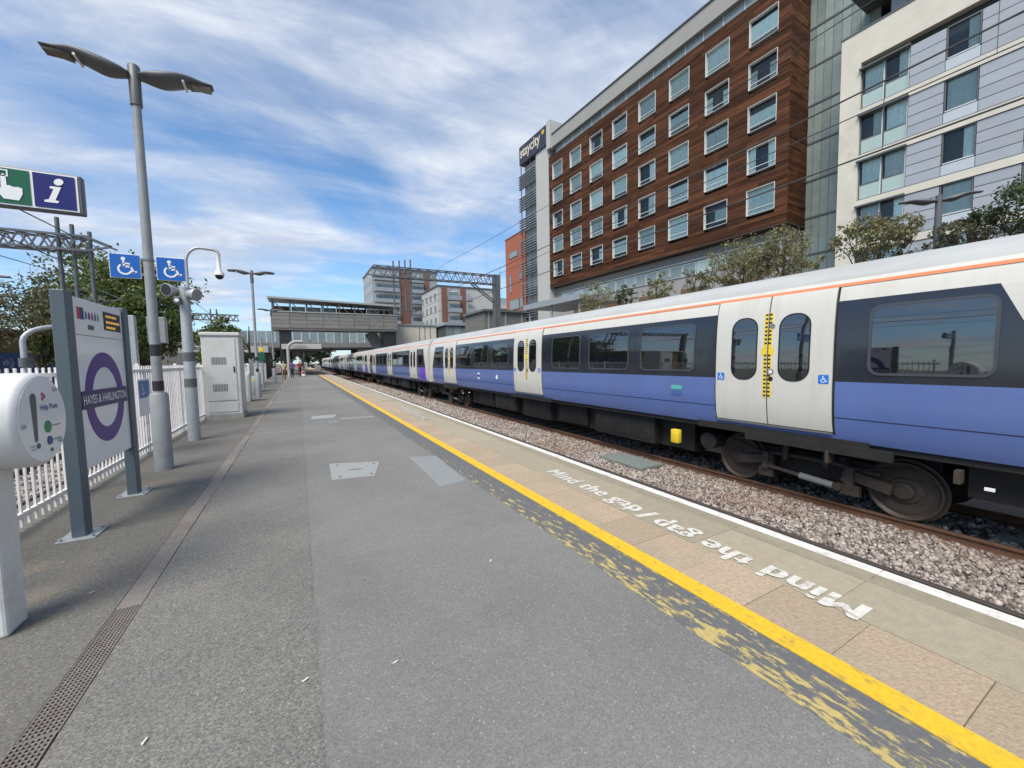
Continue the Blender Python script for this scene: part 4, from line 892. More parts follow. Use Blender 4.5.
GY = 40.0
t = thing('overhead_gantry', (19.9, GY, 0), 'dark steel lattice gantry with upright tubes reaching over the train from a right hand mast', 'gantry')
o = MB()
for sx in (-.28, .28):
    for sy in (-.28, .28): o.bar((19.9+sx, GY+sy, 0), (19.9+sx, GY+sy, 10.9), .12, .12, M_GANT)
for k in range(14):
    for sy in (-.28, .28): o.bar((19.62 if k % 2 else 20.18, GY+sy, .4+k*.75), (20.18 if k % 2 else 19.62, GY+sy, 1.15+k*.75), .06, .06, M_GANT)
    for sx in (-.28, .28): o.bar((19.9+sx, GY-.28 if k % 2 else GY+.28, .4+k*.75), (19.9+sx, GY+.28 if k % 2 else GY-.28, 1.15+k*.75), .06, .06, M_GANT)
o.box(19.55, 20.25, GY-.30, GY+.30, 2.6, 10.85, M_GANT); o.build('mast', t)
o = MB(); truss(o, (6.7, GY, 10.2), (19.6, GY, 10.3), .95, .7, 13, M_GANT, .05)
o.bar((6.7, GY-.35, 10.65), (6.15, GY-.35, 9.75), .09, .09, M_GANT); o.bar((6.7, GY+.35, 10.65), (6.15, GY+.35, 9.75), .09, .09, M_GANT); o.bar((6.15, GY-.4, 9.75), (6.9, GY-.4, 9.75), .09, .09, M_GANT); o.build('lattice_beam', t)
o = MB()
for sy in (-.3, .3): o.bar((16.9, GY+sy, 9.8), (19.6, GY+sy, 7.9), .12, .12, M_GANT)
o.build('knee_brace', t)
for x in (8.65, 9.25, 9.80, 10.35): drop_tube(t, x, GY, 6.2, 11.3+.18*(x-8.6))
t = thing('overhead_gantry', (-9, 25, 0), 'dark lattice gantry over the left hand tracks with three upright tubes', 'gantry')
o = MB(); truss(o, (-17.5, 25, 7.0), (-8.0, 25, 7.0), .62, .6, 16, M_GANT, .045); o.bar((-8.0, 24.7, 7.3), (-7.2, 24.7, 6.95), .08, .08, M_GANT); o.bar((-8.0, 25.3, 7.3), (-7.2, 25.3, 6.95), .08, .08, M_GANT); o.bar((-8.0, 24.7, 6.7), (-7.2, 24.7, 6.95), .08, .08, M_GANT); o.build('lattice_beam', t)
o = MB(); o.box(-17.9, -17.5, 24.8, 25.2, -.6, 7.5, M_GANT); o.build('mast', t)
for x, zt in ((-9.0, 8.1), (-8.55, 7.85), (-8.0, 7.6)): drop_tube(t, x, 25, 4.2, zt)
t = thing('overhead_gantry', (-9, 70, 0), 'small distant lattice gantry showing above the white cabinet', 'gantry')
o = MB(); truss(o, (-13.5, 70, 8.3), (-7.3, 70, 8.2), .8, .6, 9, M_GANT, .06); o.build('lattice_beam', t)
o = MB(); o.box(-13.9, -13.5, 69.8, 70.2, -1.2, 8.8, M_GANT); o.build('mast', t)
for x in (-10.6, -9.9): MB().cyl((x, 70, 6.5), (x, 70, 9.4), .09, M_GANT, 8).build('drop_tube', t)
def wire_pts(x, y0, y1, zs, sag, n=16): return [(x, y0+(y1-y0)*i/n, zs-sag*4*(i/n)*(1-i/n)) for i in range(n+1)]
def catenary(x, spans, zc, zm, label, x2=None):
    t = thing('overhead_wires', (x, spans[0][0], zc), label, 'overhead wires')
    for (a, b2) in spans:
        MB().tube([(x, a, zc), (x, b2, zc)], .014, M_WIRE, 6, False).build('contact_wire', t)
        ps = wire_pts(x, a, b2, zm, .75); MB().tube(ps, .014, M_WIRE, 6, False).build('messenger_wire', t)
        for i in range(1, 16, 2): MB().tube([(x, ps[i][1], ps[i][2]), (x, ps[i][1], zc)], .006, M_WIRE, 4, False).build('dropper', t)
    return t
catenary(8.38, ((-14, 40), (40, 95)), 4.75, 6.45, 'contact and carrier wires strung above the near train roof')
catenary(14.0, ((-14, 40), (40, 95)), 8.1, 11.6, 'higher pair of wires crossing the hotel front')
catenary(-5.3, ((-25, 25), (25, 70)), 4.3, 5.6, 'wires over the nearer left hand track behind the railing')
catenary(-8.7, ((-25, 25), (25, 70)), 4.3, 5.6, 'wires over the farther left hand track below the trees')
t = thing('cantilever_arm', (-8.6, 18, 0), 'dark curved registration arm hanging over the left tracks', 'bracket')
MB().tube([(-12.1, 18, 4.6), (-9.5, 18, 4.35), (-7.6, 18, 4.3)], .04, M_GANT, 8).build('arm', t); MB().tube([(-12.1, 18, 5.4), (-9.2, 18, 4.4)], .03, M_GANT, 8).build('stay', t); MB().box(-12.4, -12.1, 17.85, 18.15, -.6, 5.7, M_GANT).build('mast', t)

# ================================================================== FOOTBRIDGE
BY = 60
br = thing('footbridge', (5, BY, 0), 'dark grey covered footbridge spanning the tracks above the far end of the train', 'footbridge')
ZB, ZM, ZT = 6.15, 8.25, 9.9
MB().box(-2.75, 13.35, BY, BY+3.6, ZB-.25, ZB, M_CONCD).build('deck', br)
for k in range(8):
    for j in range(4):
        x0 = -2.7+k*2.0; MB().bbox(x0+.02, x0+1.98, BY-.06, BY, ZB+.03+j*.52, ZB+.52+j*.52, M_BRIDGE, .01).build('cladding_panel', br)
MB().box(-2.72, 13.33, BY+.05, BY+.12, ZB, ZM, M_BRIDGE).build('parapet', br)
MB().box(-2.72, 13.33, BY+3.45, BY+3.55, ZB, ZM, M_BRIDGE).build('parapet', br)
MB().bar((-2.7, BY-.09, ZM+.05), (13.35, BY-.09, ZM+.05), .10, .12, M_BRIDGEL).build('handrail', br)
for k in range(9):
    x = -2.6+k*2.0; 
    for yy in (BY+.05, BY+3.5): MB().bar((x, yy, ZM), (x, yy, ZT-.05*k), .16, .16, M_GANT).build('roof_post', br)
    if k < 8: MB().bar((x, BY+.05, ZT-.05*k-.1), (x+1.2, BY+.05, ZM+.1), .10, .10, M_GANT).build('brace', br)
for k in range(8):
    x0 = -2.55+k*2.0
    if k in (0, 4, 5, 7): MB().box(x0, x0+1.9, BY+3.40, BY+3.44, ZM, ZT-.5, M_BRIDGEB).build('rear_panel', br)
    else: MB().box(x0+.1, x0+1.8, BY+3.40, BY+3.44, ZM+.05, ZT-.5, M_GLASSG).build('glass_panel', br)
rf = MB(); v = [(-3.1, BY-.5, ZT+.03), (13.7, BY-.5, ZT-.42), (13.7, BY+4.1, ZT-.42), (-3.1, BY+4.1, ZT+.03)]
rf.add(v+[(x, y, z+.22) for x, y, z in v], [(0, 3, 2, 1), (4, 5, 6, 7), (0, 1, 5, 4), (1, 2, 6, 5), (2, 3, 7, 6), (3, 0, 4, 7)], M_BRIDGEL); rf.build('roof', br)
MB().box(-2.0, -.62, BY+.3, BY+3.3, 0, ZB-.26, M_BLACK).build('leg', br)
MB().box(11.2, 13.1, BY+.3, BY+3.3, -1.2, ZB-.26, M_BLACK).build('leg', br)
MB().bar((9.6, BY+1.8, ZB-.3), (11.6, BY+1.8, 2.2), .5, 1.6, M_CONCD).build('stair_flight', br)
# road bridge behind, with glass screens
rb = thing('road_bridge', (5, 84, 0), 'low road bridge with glass screens, behind and below the footbridge', 'bridge')
MB().box(-30, 40, 84, 96, 4.15, 5.0, M_CONCD).build('deck', rb)
MB().box(-30, 40, 83.8, 84, 4.4, 5.3, M_BRIDGE).build('edge_beam', rb)
for k in range(24): MB().box(-9+k*1.4, -9+k*1.4+1.34, 83.9, 83.95, 5.3, 7.4, M_GLASSG).build('glass_screen', rb)
for x0, x1 in ((-30, -11.5), (10.6, 40)): MB().box(x0, x1, 84.2, 95.8, -1.29, 4.14, M_CONCD).build('abutment', rb)
MB().box(-2.6, -1.7, 85, 95, 0.01, 4.14, M_BLACK).build('pier', rb)
# platform canopy before the footbridge
cn = thing('platform_canopy', (-.3, 52, 0), 'pale flat platform canopy on a bent white pipe under the footbridge', 'canopy')
MB().bbox(-1.6, 2.6, 53, 80, 3.15, 3.75, M_HPALE, .03).build('roof', cn)
MB().box(-1.55, 2.55, 53.1, 79.9, 2.98, 3.145, M_BLACK).build('soffit', cn)
MB().tube([(-.95, 52.5, 0), (-.95, 52.5, 3.1)]+[(-.95+.9*(1-math.cos(R(a))), 52.5, 3.1+.9*math.sin(R(a))) for a in range(15, 91, 15)]+[(.6, 52.5, 4.0)], .17, M_BRIDGEL, 12).build('pipe_column', cn)
for yy in (56, 66, 76): MB().cyl((.6, yy, 0), (.6, yy, 2.98), .10, M_GREYP, 12).build('column', cn)
# low shelter roofs on the left beyond the railing
t = thing('platform_shelter', (-5.5, 62, 0), 'pale roofed waiting shelter left of the footbridge leg', 'shelter')
MB().bbox(-12, -3.2, 58, 72, 2.9, 3.7, M_HPALE, .03).build('roof', t); MB().box(-11.5, -3.6, 59, 71, -.5, 2.89, M_CONCD).build('wall', t)
for k in range(5): MB().box(-11+k*1.5, -9.9+k*1.5, 58.93, 58.99, .6, 2.4, M_GLASSG).build('window', t)

# ================================================================== HOTEL
HY, HX = 29.0, 30.0
hotel = thing('hotel_building', (HX, HY, 0), 'large brown timber clad hotel block with rows of white windows and a louvred stair tower', 'building', rz=R(2.2))
def hb(mb, name, parent=hotel): return mb.build(name, parent)
ZL, ZH = 10.75, 27.05; Y0H, Y1H = 15.5, 43.3
WY = [17.3+3.46*k for k in range(8)]; WZ = [12.85+3.03*k for k in range(5)]; WW, WH = 1.92, 1.80
core = MB(); core.box(HX+.55, HX+14, Y0H+.1, Y1H-.1, ZL+.05, ZH, M_ROOM); hb(core, 'core')
cl = MB(); zc = ZL
while zc < ZH-.05:
    h = min(.303, ZH-zc); y = Y0H
    cuts = []
    for z in WZ:
        if zc+h > z-WH/2 and zc < z+WH/2: cuts = [(a-WW/2, a+WW/2) for a in WY]
    ends = [Y0H]+[e for c2 in cuts for e in c2]+[Y1H]
    for a, b2 in zip(ends[::2], ends[1::2]):
        y = a
        while y < b2-.01:
            l = min(random.uniform(1.6, 4.2), b2-y)
            if b2-y-l < .5: l = b2-y
            cl.box(HX-random.uniform(0, .035), HX+.5, y+.004, y+l-.004, zc+.012, zc+h, M_WOOD); y += l
    # end wall boards
    x = HX
    while x < HX+13.9:
        l = min(random.uniform(2, 4), HX+14-x); cl.box(x+.004, x+l-.004, Y0H-random.uniform(.01, .04), Y0H+.095, zc+.012, zc+h, M_WOOD); x += l
    zc += h
o = hb(cl, 'timber_boards'); o['kind'] = 'stuff'
hb(MB().box(HX-.05, HX+14, Y0H-.05, Y1H, ZL-.12, ZL-.01, mat('soffit_dark', (.05, .03, .02), .8)), 'soffit')
def hotel_window(parent, x, yc, zc, w, h, mullion=True):
    f = MB(); d0, d1 = x-.07, x+.30
    f.box(d0, d1, yc-w/2-.03, yc-w/2, zc-h/2-.03, zc+h/2+.03, M_FRAMEW); f.box(d0, d1, yc+w/2, yc+w/2+.03, zc-h/2-.03, zc+h/2+.03, M_FRAMEW)
    f.box(d0, d1, yc-w/2, yc+w/2, zc+h/2, zc+h/2+.03, M_FRAMEW); f.box(d0, d1, yc-w/2, yc+w/2, zc-h/2-.03, zc-h/2, M_FRAMEW)
    if mullion:
        f.box(x+.17, x+.25, yc-w/2, yc+w/2, zc-h/2+.42, zc-h/2+.46, M_FRAMEW)
    fo = f.build('window', parent)
    MB().add([(x+.21, yc-w/2, zc-h/2), (x+.21, yc+w/2, zc-h/2), (x+.21, yc+w/2, zc+h/2), (x+.21, yc-w/2, zc+h/2)], [(0, 3, 2, 1)], GL_HOTEL).build('pane', fo)
    c = MB(); r = random.random(); n = 22
    spans = [(-.5, .5)] if r < .7 else ([(-.5, -.18), (.26, .5)] if r < .88 else [(-.5, random.uniform(-.1, .2))])
    zb, zt = zc-h/2+random.choice((0, 0, 0, .35)), zc+h/2-random.choice((0, 0, .12, .25, .5))
    for a, b2 in spans:
        k = max(4, int(n*(b2-a))); v = []
        for i in range(k+1):
            yy = yc+w*(a+(b2-a)*i/k); xx = x+.245+.025*(i % 2); v += [(xx, yy, zb), (xx, yy, zt)]
        c.add(v, [(2*i, 2*i+1, 2*i+3, 2*i+2) for i in range(k)], M_CURT)
    c.build('curtain', fo)
for y in WY:
    for z in WZ: hotel_window(hotel, HX, y, z, WW, WH)
# glazed strip and grey attic
hb(MB().box(HX+.3, HX+14, Y0H, Y1H-.2, ZH, 27.25, M_HGREY), 'attic_sill')
hb(MB().box(HX+.5, HX+14, Y0H, Y1H-.3, 27.26, 28.1, M_ROOM), 'attic_core')
k = 0; y = Y0H
while y < Y1H-1.0:
    l = 1.68; hb(MB().box(HX+.38, HX+.45, y+.03, y+l-.03, 27.27, 28.08, M_GLASSG), 'attic_pane'); hb(MB().box(HX+.34, HX+.5, y-.03, y+.03, 27.26, 28.09, M_FRAMEW), 'attic_mullion'); y += l
hb(MB().box(HX-.02, HX+14, Y0H-.6, Y1H, 28.1, 29.6, M_HGREY), 'attic_band')
hb(MB().box(HX-.12, HX+14, Y0H-.6, Y1H+.02, 29.61, 29.72, M_DGREY), 'roof_edge')
# storeys below the timber block
hb(MB().box(HX+.9, HX+14, Y0H+.2, Y1H, 0, ZL-.13, M_HGREY), 'lower_wall')
y = 16.2
while y < 41.5:
    p = hb(MB().box(HX+.80, HX+.86, y, y+1.30, 8.62, 9.72, M_FRAMEW), 'strip_window'); MB().box(HX+.78, HX+.795, y+.07, y+1.23, 8.69, 9.65, M_SPAND if random.random() < .45 else M_GLASSG).build('pane', p); y += 1.36
hb(MB().box(HX+.70, HX+.9, 15.9, 42, 9.80, 9.95, M_HPALE), 'strip_head')
for a in (17.6, 21.8, 26.6, 31.5, 36.8): hb(MB().bbox(HX+.6, HX+.89, a, a+2.6, 6.6, 7.5, M_BRIDGEB, .1), 'brown_panel')
# pale pier and stair tower with louvres and lettering
hb(MB().box(HX-.1, HX+12, 43.32, 46.1, 0, 31.0, M_HPALE), 'tower_pier')
hb(MB().box(HX+.6, HX+12, 46.12, 49.6, 0, 31.0, M_ROOM), 'tower_core')
for fz in range(9):
    for k in range(3): hb(MB().box(HX+.45, HX+.5, 46.16+k*1.15, 46.16+k*1.15+1.10, 1.4+fz*3.03, 1.4+fz*3.03+2.1, M_GLASSG), 'stair_pane')
    hb(MB().box(HX+.42, HX+.6, 46.13, 49.6, 1.4+fz*3.03+2.12, 1.4+fz*3.03+3.0, M_HPALE), 'stair_spandrel')
    for k in range(6): hb(MB().box(HX-.32, HX+.05, 46.2, 50.3, 1.3+fz*3.03+k*.34, 1.3+fz*3.03+k*.34+.05, M_BALC), 'louvre')
for yy in (47.5, 48.8, 49.9): hb(MB().box(HX-.05, HX+.05, yy, yy+.1, 1, 28.7, M_DGREY), 'louvre_post')
hb(MB().box(HX-.30, HX+12, 43.4, 49.9, 28.75, 31.2, M_HSIGN), 'sign_panel')
hb(MB().box(HX-.32, HX+12, 42.6, 43.38, 28.0, 31.4, M_HPALE), 'sign_end_wall')
text_mesh('staycity', frame((HX-.31, 49.6, 29.15), (0, -1, 0), (0, 0, 1)), 4.9, M_GOLD, 'sign_lettering', hotel, 1.75, .03, .02)
o = MB()
for a in range(0, 180, 36):
    o.stroke([(-.28*math.cos(R(a)), -.28*math.sin(R(a))), (.28*math.cos(R(a)), .28*math.sin(R(a)))], .09, frame((HX-.34, 44.1, 30.6), (0, -1, 0), (0, 0, 1)), mat('star_yellow', (.75, .5, .06), .5))
hb(o, 'sign_star')
hb(MB().box(HX-6, HX-.2, 30.5, 40.3, 7.2, 7.6, M_GREYP), 'entrance_canopy'); hb(MB().box(HX-6.1, HX-6.005, 30.4, 40.4, 7.1, 7.7, M_BALC), 'canopy_fascia')
for a in (31, 35.5, 39.8): hb(MB().cyl((HX-5.6, a, 0), (HX-5.6, a, 7.2), .12, M_GREYP, 10), 'canopy_column')
# recessed glazed link
LX = HX+2.6
hb(MB().box(LX+.2, LX+9, 12.0, Y0H+.05, 0, 27.0, M_ROOM), 'link_core')
for fz in range(10):
    z0 = .9+fz*2.62
    for k in range(8):
        yy = 11.6+k*.50; hb(MB().box(LX, LX+.08, yy+.012, yy+.488, z0, z0+2.46, M_LINK), 'link_pane')
    hb(MB().box(LX-.04, LX+.1, 11.6, 15.55, z0+2.48, z0+2.60, M_DGREY), 'link_transom')
hb(MB().box(LX-.5, LX+9, 11.8, 15.4, 27.2, 28.6, M_HPALE), 'link_roof')

# ================================================================== CREAM WING
wing = thing('apartment_building', (HX, 4, 0), 'cream and blue grey panelled building at the right edge beside the hotel', 'building', rz=R(.6))
WX = HX; WYE = 12.33; WYS = -14.0
MB().box(WX+.4, WX+14, WYS, WYE-.02, 0, 20.2, M_ROOM).build('core', wing)
MB().box(WX-.06, WX+.39, 11.36, WYE, 0, 20.25, M_CREAMW).build('corner_pier', wing)
MB().box(WX-.06, WX+.39, WYS, 11.358, 18.45, 20.25, M_CREAMW).build('parapet_band', wing)
MB().box(WX-.1, WX+.5, WYS, WYE+.03, 20.26, 20.34, M_DGREY).build('coping', wing)
FP = 2.62
for fz in range(7):
    zf = 10.36+(fz-4)*FP+5.24*0
    zf = 15.72-(6-fz)*FP+0
    # floor band, drip line
    MB().box(WX-.05, WX+.39, WYS, 11.358, zf-.32, zf+.08, M_CREAMW).build('floor_band', wing)
    MB().box(WX-.03, WX+.39, WYS, 11.358, zf+.082, zf+.13, M_DGREY).build('drip_line', wing)
    zt = zf+FP-.325
    # large two-light window
    for k in range(2):
        a = 9.27+k*1.04; f = MB()
        f.box(WX+.10, WX+.20, a, a+.06, zf+.14, zt, M_FRAMEW); f.box(WX+.10, WX+.20, a+.98, a+1.03, zf+.14, zt, M_DGREY); f.box(WX+.10, WX+.2, a+.06, a+.98, zf+.95, zf+1.0, M_DGREY)
        fo = f.build('window', wing)
        MB().add([(WX+.15, a+.06, zf+1.0), (WX+.15, a+.98, zf+1.0), (WX+.15, a+.98, zt), (WX+.15, a+.06, zt)], [(0, 3, 2, 1)], GL_HOTEL).build('pane', fo)
        MB().box(WX+.12, WX+.15, a+.06, a+.98, zf+.14, zf+.945, M_SPAND).build('spandrel', fo)
        c = MB(); v = []
        b0, b1 = (a+.1, a+.9) if (fz+k) % 3 else (a+.06, a+.45)
        for i in range(13): v += [(WX+.19+.025*(i % 2), b0+(b1-b0)*i/12, zf+.9), (WX+.19+.025*(i % 2), b0+(b1-b0)*i/12, zt)]
        c.add(v, [(2*i, 2*i+1, 2*i+3, 2*i+2) for i in range(12)], M_CURT); c.build('curtain', fo)
    MB().box(WX-.22, WX+.2, 9.2, 11.40, zt-.02, zt+.07, M_DGREY).build('window_hood', wing)
    # panels with staggered small windows
    wins = [(6.70, 7.86), (3.95, 5.15)] if fz != 4 else [(6.70, 7.86), (4.1, 5.3)]
    edges = [9.24, 7.88, 6.68, 5.2, 3.9, 1.9, -1.0, -4, -7.5, -11, WYS]
    rowh = (zt-(zf+.14))/4
    for i in range(len(edges)-1):
        b2, a = edges[i], edges[i+1]; isw = (i in (1, 3))
        for r in range(4):
            if isw and r >= 1: break
            MB().box(WX+.0, WX+.06, a+.012, b2-.012, zf+.14+r*rowh, zf+.14+(r+1)*rowh-.035, M_PANELL if isw else M_PANEL).build('panel', wing)
        if isw:
            z0 = zf+.14+rowh+.02; f = MB(); f.box(WX+.02, WX+.16, a+.01, a+.06, z0, zt, M_DGREY); f.box(WX+.02, WX+.16, b2-.06, b2-.01, z0, zt, M_DGREY); f.box(WX+.02, WX+.16, a+.06, b2-.06, zt-.07, zt, M_DGREY); f.box(WX+.02, WX+.16, a+.06, b2-.06, z0, z0+.05, M_FRAMEW); fo = f.build('window', wing)
            MB().add([(WX+.12, a+.06, z0), (WX+.12, b2-.06, z0), (WX+.12, b2-.06, zt), (WX+.12, a+.06, zt)], [(0, 3, 2, 1)], GL_HOTEL).build('pane', fo)
            c = MB(); v = []; w0 = a+.1; w1 = b2-.1 if fz % 2 else b2-.75
            for q in range(15): v += [(WX+.16+.025*(q % 2), w0+(w1-w0)*q/14, z0), (WX+.16+.025*(q % 2), w0+(w1-w0)*q/14, zt)]
            c.add(v, [(2*q, 2*q+1, 2*q+3, 2*q+2) for q in range(14)], M_CURT); c.build('curtain', fo)
MB().box(WX+.3, WX+.395, WYS, 9.25, 0, 18.44, M_DGREY).build('panel_backing', wing) if False else None
MB().box(WX+2.4, WX+13, WYS, 10.9, 20.35, 23.2, M_PANEL).build('penthouse', wing)
for k in range(5): MB().box(WX+2.36, WX+2.4, 2.0+k*1.7, 3.4+k*1.7, 21.2, 22.7, M_GLASSG).build('penthouse_window', wing)
MB().box(WX+.6, WX+13, WYS, 12.4, 23.2, 23.5, M_DGREY).build('penthouse_roof', wing)

# ================================================================== FAR BUILDINGS
t = thing('terracotta_building', (33, 58, 0), 'orange terracotta clad building left of the hotel stair tower', 'building')
MB().box(31, 45, 52.2, 58.6, 0, 20.9, M_TERR).build('wall', t)
MB().box(30.95, 45, 52.15, 58.7, 20.91, 21.1, M_BRICK).build('coping', t)
for (a, b2, z0, z1) in ((54.5, 57.2, 17.6, 18.6), (56.6, 57.2, 12.2, 15.0), (53.0, 54.0, 13.8, 14.8), (54.2, 57.4, 9.4, 11.0), (53.0, 53.9, 9.4, 11.0)):
    w = MB().box(30.94, 30.99, a, b2, z0, z1, M_DGREY).build('window', t); MB().box(30.92, 30.938, a+.08, b2-.08, z0+.08, z1-.08, M_GLASSG).build('pane', w)
def block(name, loc, label, w, d, floors, fh, z0, wallm, pier_xs, bal):
    x, y = loc; t = thing(name, (x, y, 0), label, 'building'); top = z0+floors*fh
    MB().box(x, x+w, y, y+d, 0, top+.5, wallm).build('wall', t)
    MB().box(x-.2, x+w+.2, y-.2, y+d, top+.52, top+.8, M_DGREY).build('roof', t)
    for a, b2, m in pier_xs: MB().box(x+a, x+b2, y-.35, y-.02, 0, top+.3, m).build('pier', t)
    for f in range(floors):
        z = z0+f*fh
        for k in range(4):
            p = MB().box(x-.05, x-.01, y+1.2+k*3.6, y+3.0+k*3.6, z+.5, z+2.2, M_FRAMEW).build('window', t); MB().box(x-.08, x-.055, y+1.3+k*3.6, y+2.9+k*3.6, z+.6, z+2.1, M_GLASSG).build('pane', p)
        for a, b2 in bal:
            MB().box(x+a, x+b2, y-1.5, y-.36, z, z+.2, M_DGREY).build('balcony_slab', t)
            MB().box(x+a, x+b2, y-1.5, y-1.44, z+.22, z+1.2, M_BALC).build('balcony_front', t)
            n = max(1, int((b2-a)/2.2))
            for k in range(n):
                q = x+a+(b2-a)*k/n; p = MB().box(q+.2, q+(b2-a)/n-.2, y-.08, y-.03, z+.3, z+2.4, M_FRAMEW).build('window', t); MB().box(q+.3, q+(b2-a)/n-.3, y-.11, y-.085, z+.4, z+2.3, M_GLASSG).build('pane', p)
    return t
block('apartment_block', (18.6, 112), 'tall grey apartment block with balconies and brown brick piers behind the footbridge', 18.0, 16, 8, 2.95, 2.5, mat('apartment_grey', (.30, .32, .33), .7, var=.08), ((7.2, 9.8, M_BRICK), (14.0, 15.4, M_BRICK)), ((.3, 6.9), (10.0, 13.8)))
block('apartment_block', (30.2, 92), 'white apartment block with brown recesses between the gantry mast and the grey block', 14.5, 14, 6, 2.95, 1.0, M_HPALE, ((.8, 2.1, M_BRICK), (5.6, 6.9, M_BRICK)), ((2.2, 5.5), (7.2, 8.4)))
far_block = thing('apartment_block', (44, 93, 0), 'narrow grey apartment block seen just left of the gantry mast', 'building')
MB().box(45.2, 51, 93, 103, 0, 17.5, M_BALC).build('wall', far_block)
for f in range(5): MB().box(45.0, 51.2, 91.8, 92.98, 3+f*2.9, 3.9+f*2.9, M_HPALE).build('balcony', far_block)
t = thing('pale_station_building', (15, 66, 0), 'plain cream station building beside the right end of the footbridge', 'building')
MB().box(13.8, 20.5, 64, 74, 0, 7.2, M_CREAMW).build('wall', t); MB().box(13.6, 20.7, 63.8, 74.2, 7.21, 7.4, M_BALC).build('roof', t)
for k in range(3): MB().box(17.6+k*.9, 17.66+k*.9, 63.93, 63.99, 2, 7.0, M_DGREY).build('panel_joint', t)
t = thing('glazed_entrance', (23, 62, 0), 'small green glass entrance hall with flat roof below the gantry', 'building')
MB().box(20.8, 27.5, 60.2, 68, 0, 7.0, M_ROOM).build('core', t); MB().box(20.5, 27.8, 59.8, 68.2, 7.01, 7.5, M_BALC).build('roof', t)
for k in range(5): MB().box(20.85+k*1.33, 20.85+k*1.33+1.26, 60.1, 60.18, .2, 6.9, M_GLASSG).build('pane', t)
t = thing('dark_shed', (30, 55, 0), 'long dark flat roofed building behind the gantry mast', 'building')
MB().box(22.5, 30.5, 49, 56, 0, 8.0, M_CONCD).build('wall', t); MB().box(22.2, 30.8, 48.6, 56.2, 8.01, 8.3, M_DGREY).build('roof', t)
for k in range(3): MB().box(23+k*2.6, 23.2+k*2.6, 48.9, 48.99, 0, 8.0, M_BALC).build('column', t)
t = thing('ochre_wall_building', (-17, 42, 0), 'low ochre trackside building with blue graffiti at the left edge', 'building')
MB().box(-24, -16.0, 30, 62, -.6, 3.7, M_OCHRE).build('wall', t); MB().box(-24.3, -15.7, 29.7, 62.3, 3.71, 4.0, M_BRIDGEB).build('roof', t)
MB().box(-15.99, -15.95, 31, 60, .2, 2.5, M_GRAF).build('graffiti_panel', t)
t = thing('bent_pipe_post', (-6.6, 15.9, -1.1), 'grey bent pipe standing beyond the railing at the left edge', 'pipe')
MB().tube([(-6.6, 15.9, -1.1), (-6.6, 15.9, 2.25)]+[(-6.6+.55*(1-math.cos(R(a))), 15.9+.55*(1-math.cos(R(a))), 2.25+.45*math.sin(R(a))) for a in range(15, 91, 15)]+[(-5.2, 17.4, 2.72)], .062, M_GALV, 14).build('pipe', t)
MB().cyl((-6.6, 15.9, 1.55), (-6.6, 15.9, 1.80), .11, M_DGREY, 14).build('collar', t)
t = thing('trackside_post', (-3.25, 12, -1.1), 'pale square trackside post behind the railing right of the name board', 'post')
MB().bbox(-3.36, -3.20, 11.9, 12.06, -1.1, 2.66, M_GALV, .01).build('column', t)
t = thing('trackside_box', (-2.95, 12.2, -1.1), 'grey flat box on a thin leg behind the lamp post', 'equipment box')
MB().bbox(-3.06, -2.72, 12.15, 12.35, 2.05, 2.66, M_GREYP, .015).build('case', t); MB().cyl((-2.9, 12.25, -1.1), (-2.9, 12.25, 2.05), .04, M_GREYP, 10).build('leg', t)

# lamp beyond the train
t = thing('lamp_post', (16.6, 4.36, 0), 'dark double headed lamp post behind the train in front of the blue grey panels', 'lamp post')
LXX, LYY = 16.6, 4.36
MB().tube([(LXX, LYY, 0), (LXX, LYY, 6.02)], [.10, .075], M_DGREY, 14).build('column', t)
for q in (-1, 1):
    o = MB(); lamp_head(o, q, (LXX, LYY, 5.86)); ca, sa = math.cos(R(-55)), math.sin(R(-55))
    o.v = [(LXX+(a-LXX)*ca-(b2-LYY)*sa, LYY+(a-LXX)*sa+(b2-LYY)*ca, c) for a, b2, c in o.v]; o.build('lamp_head', t)

# ================================================================== TREES AND SHRUBS
def leaves(name, blobs, n, size, m, parent, dens_out=.6):
    V = []; 
    tot = sum(b[3]*b[4]*b[5] for b in blobs)
    for bx, by, bz, rx, ry, rz in blobs:
        k = int(n*rx*ry*rz/tot); nc = max(6, k//45)
        d = rng.normal(size=(nc, 3)); d /= np.linalg.norm(d, axis=1)[:, None]; rr_ = rng.uniform(.35, 1.08, nc)**dens_out
        cc = d*rr_[:, None]*np.array([rx, ry, rz])+np.array([bx, by, bz])
        idx = rng.integers(0, nc, k); p = cc[idx]+rng.normal(size=(k, 3))*np.array([rx, ry, rz])*.13
        a = rng.normal(size=(k, 3)); a /= np.linalg.norm(a, axis=1)[:, None]; b2 = np.cross(a, rng.normal(size=(k, 3))); b2 /= np.linalg.norm(b2, axis=1)[:, None]
        s = size*rng.uniform(.6, 1.35, (k, 1)); V.append(np.stack([p-a*s, p+b2*s*.5, p+a*s, p-b2*s*.5], 1).reshape(-1, 3))
    V = np.concatenate(V)-np.array(WPOS[parent.name]); nf = len(V)//4; me = bpy.data.meshes.new(name)
    me.vertices.add(len(V)); me.vertices.foreach_set('co', V.ravel().astype(np.float32)); me.loops.add(nf*4); me.loops.foreach_set('vertex_index', np.arange(nf*4, dtype=np.int32))
    me.polygons.add(nf); me.polygons.foreach_set('loop_start', np.arange(0, nf*4, 4, dtype=np.int32)); me.polygons.foreach_set('loop_total', np.full(nf, 4, dtype=np.int32))
    me.update(calc_edges=True); me.materials.append(m); return link_mesh(name, me, parent)
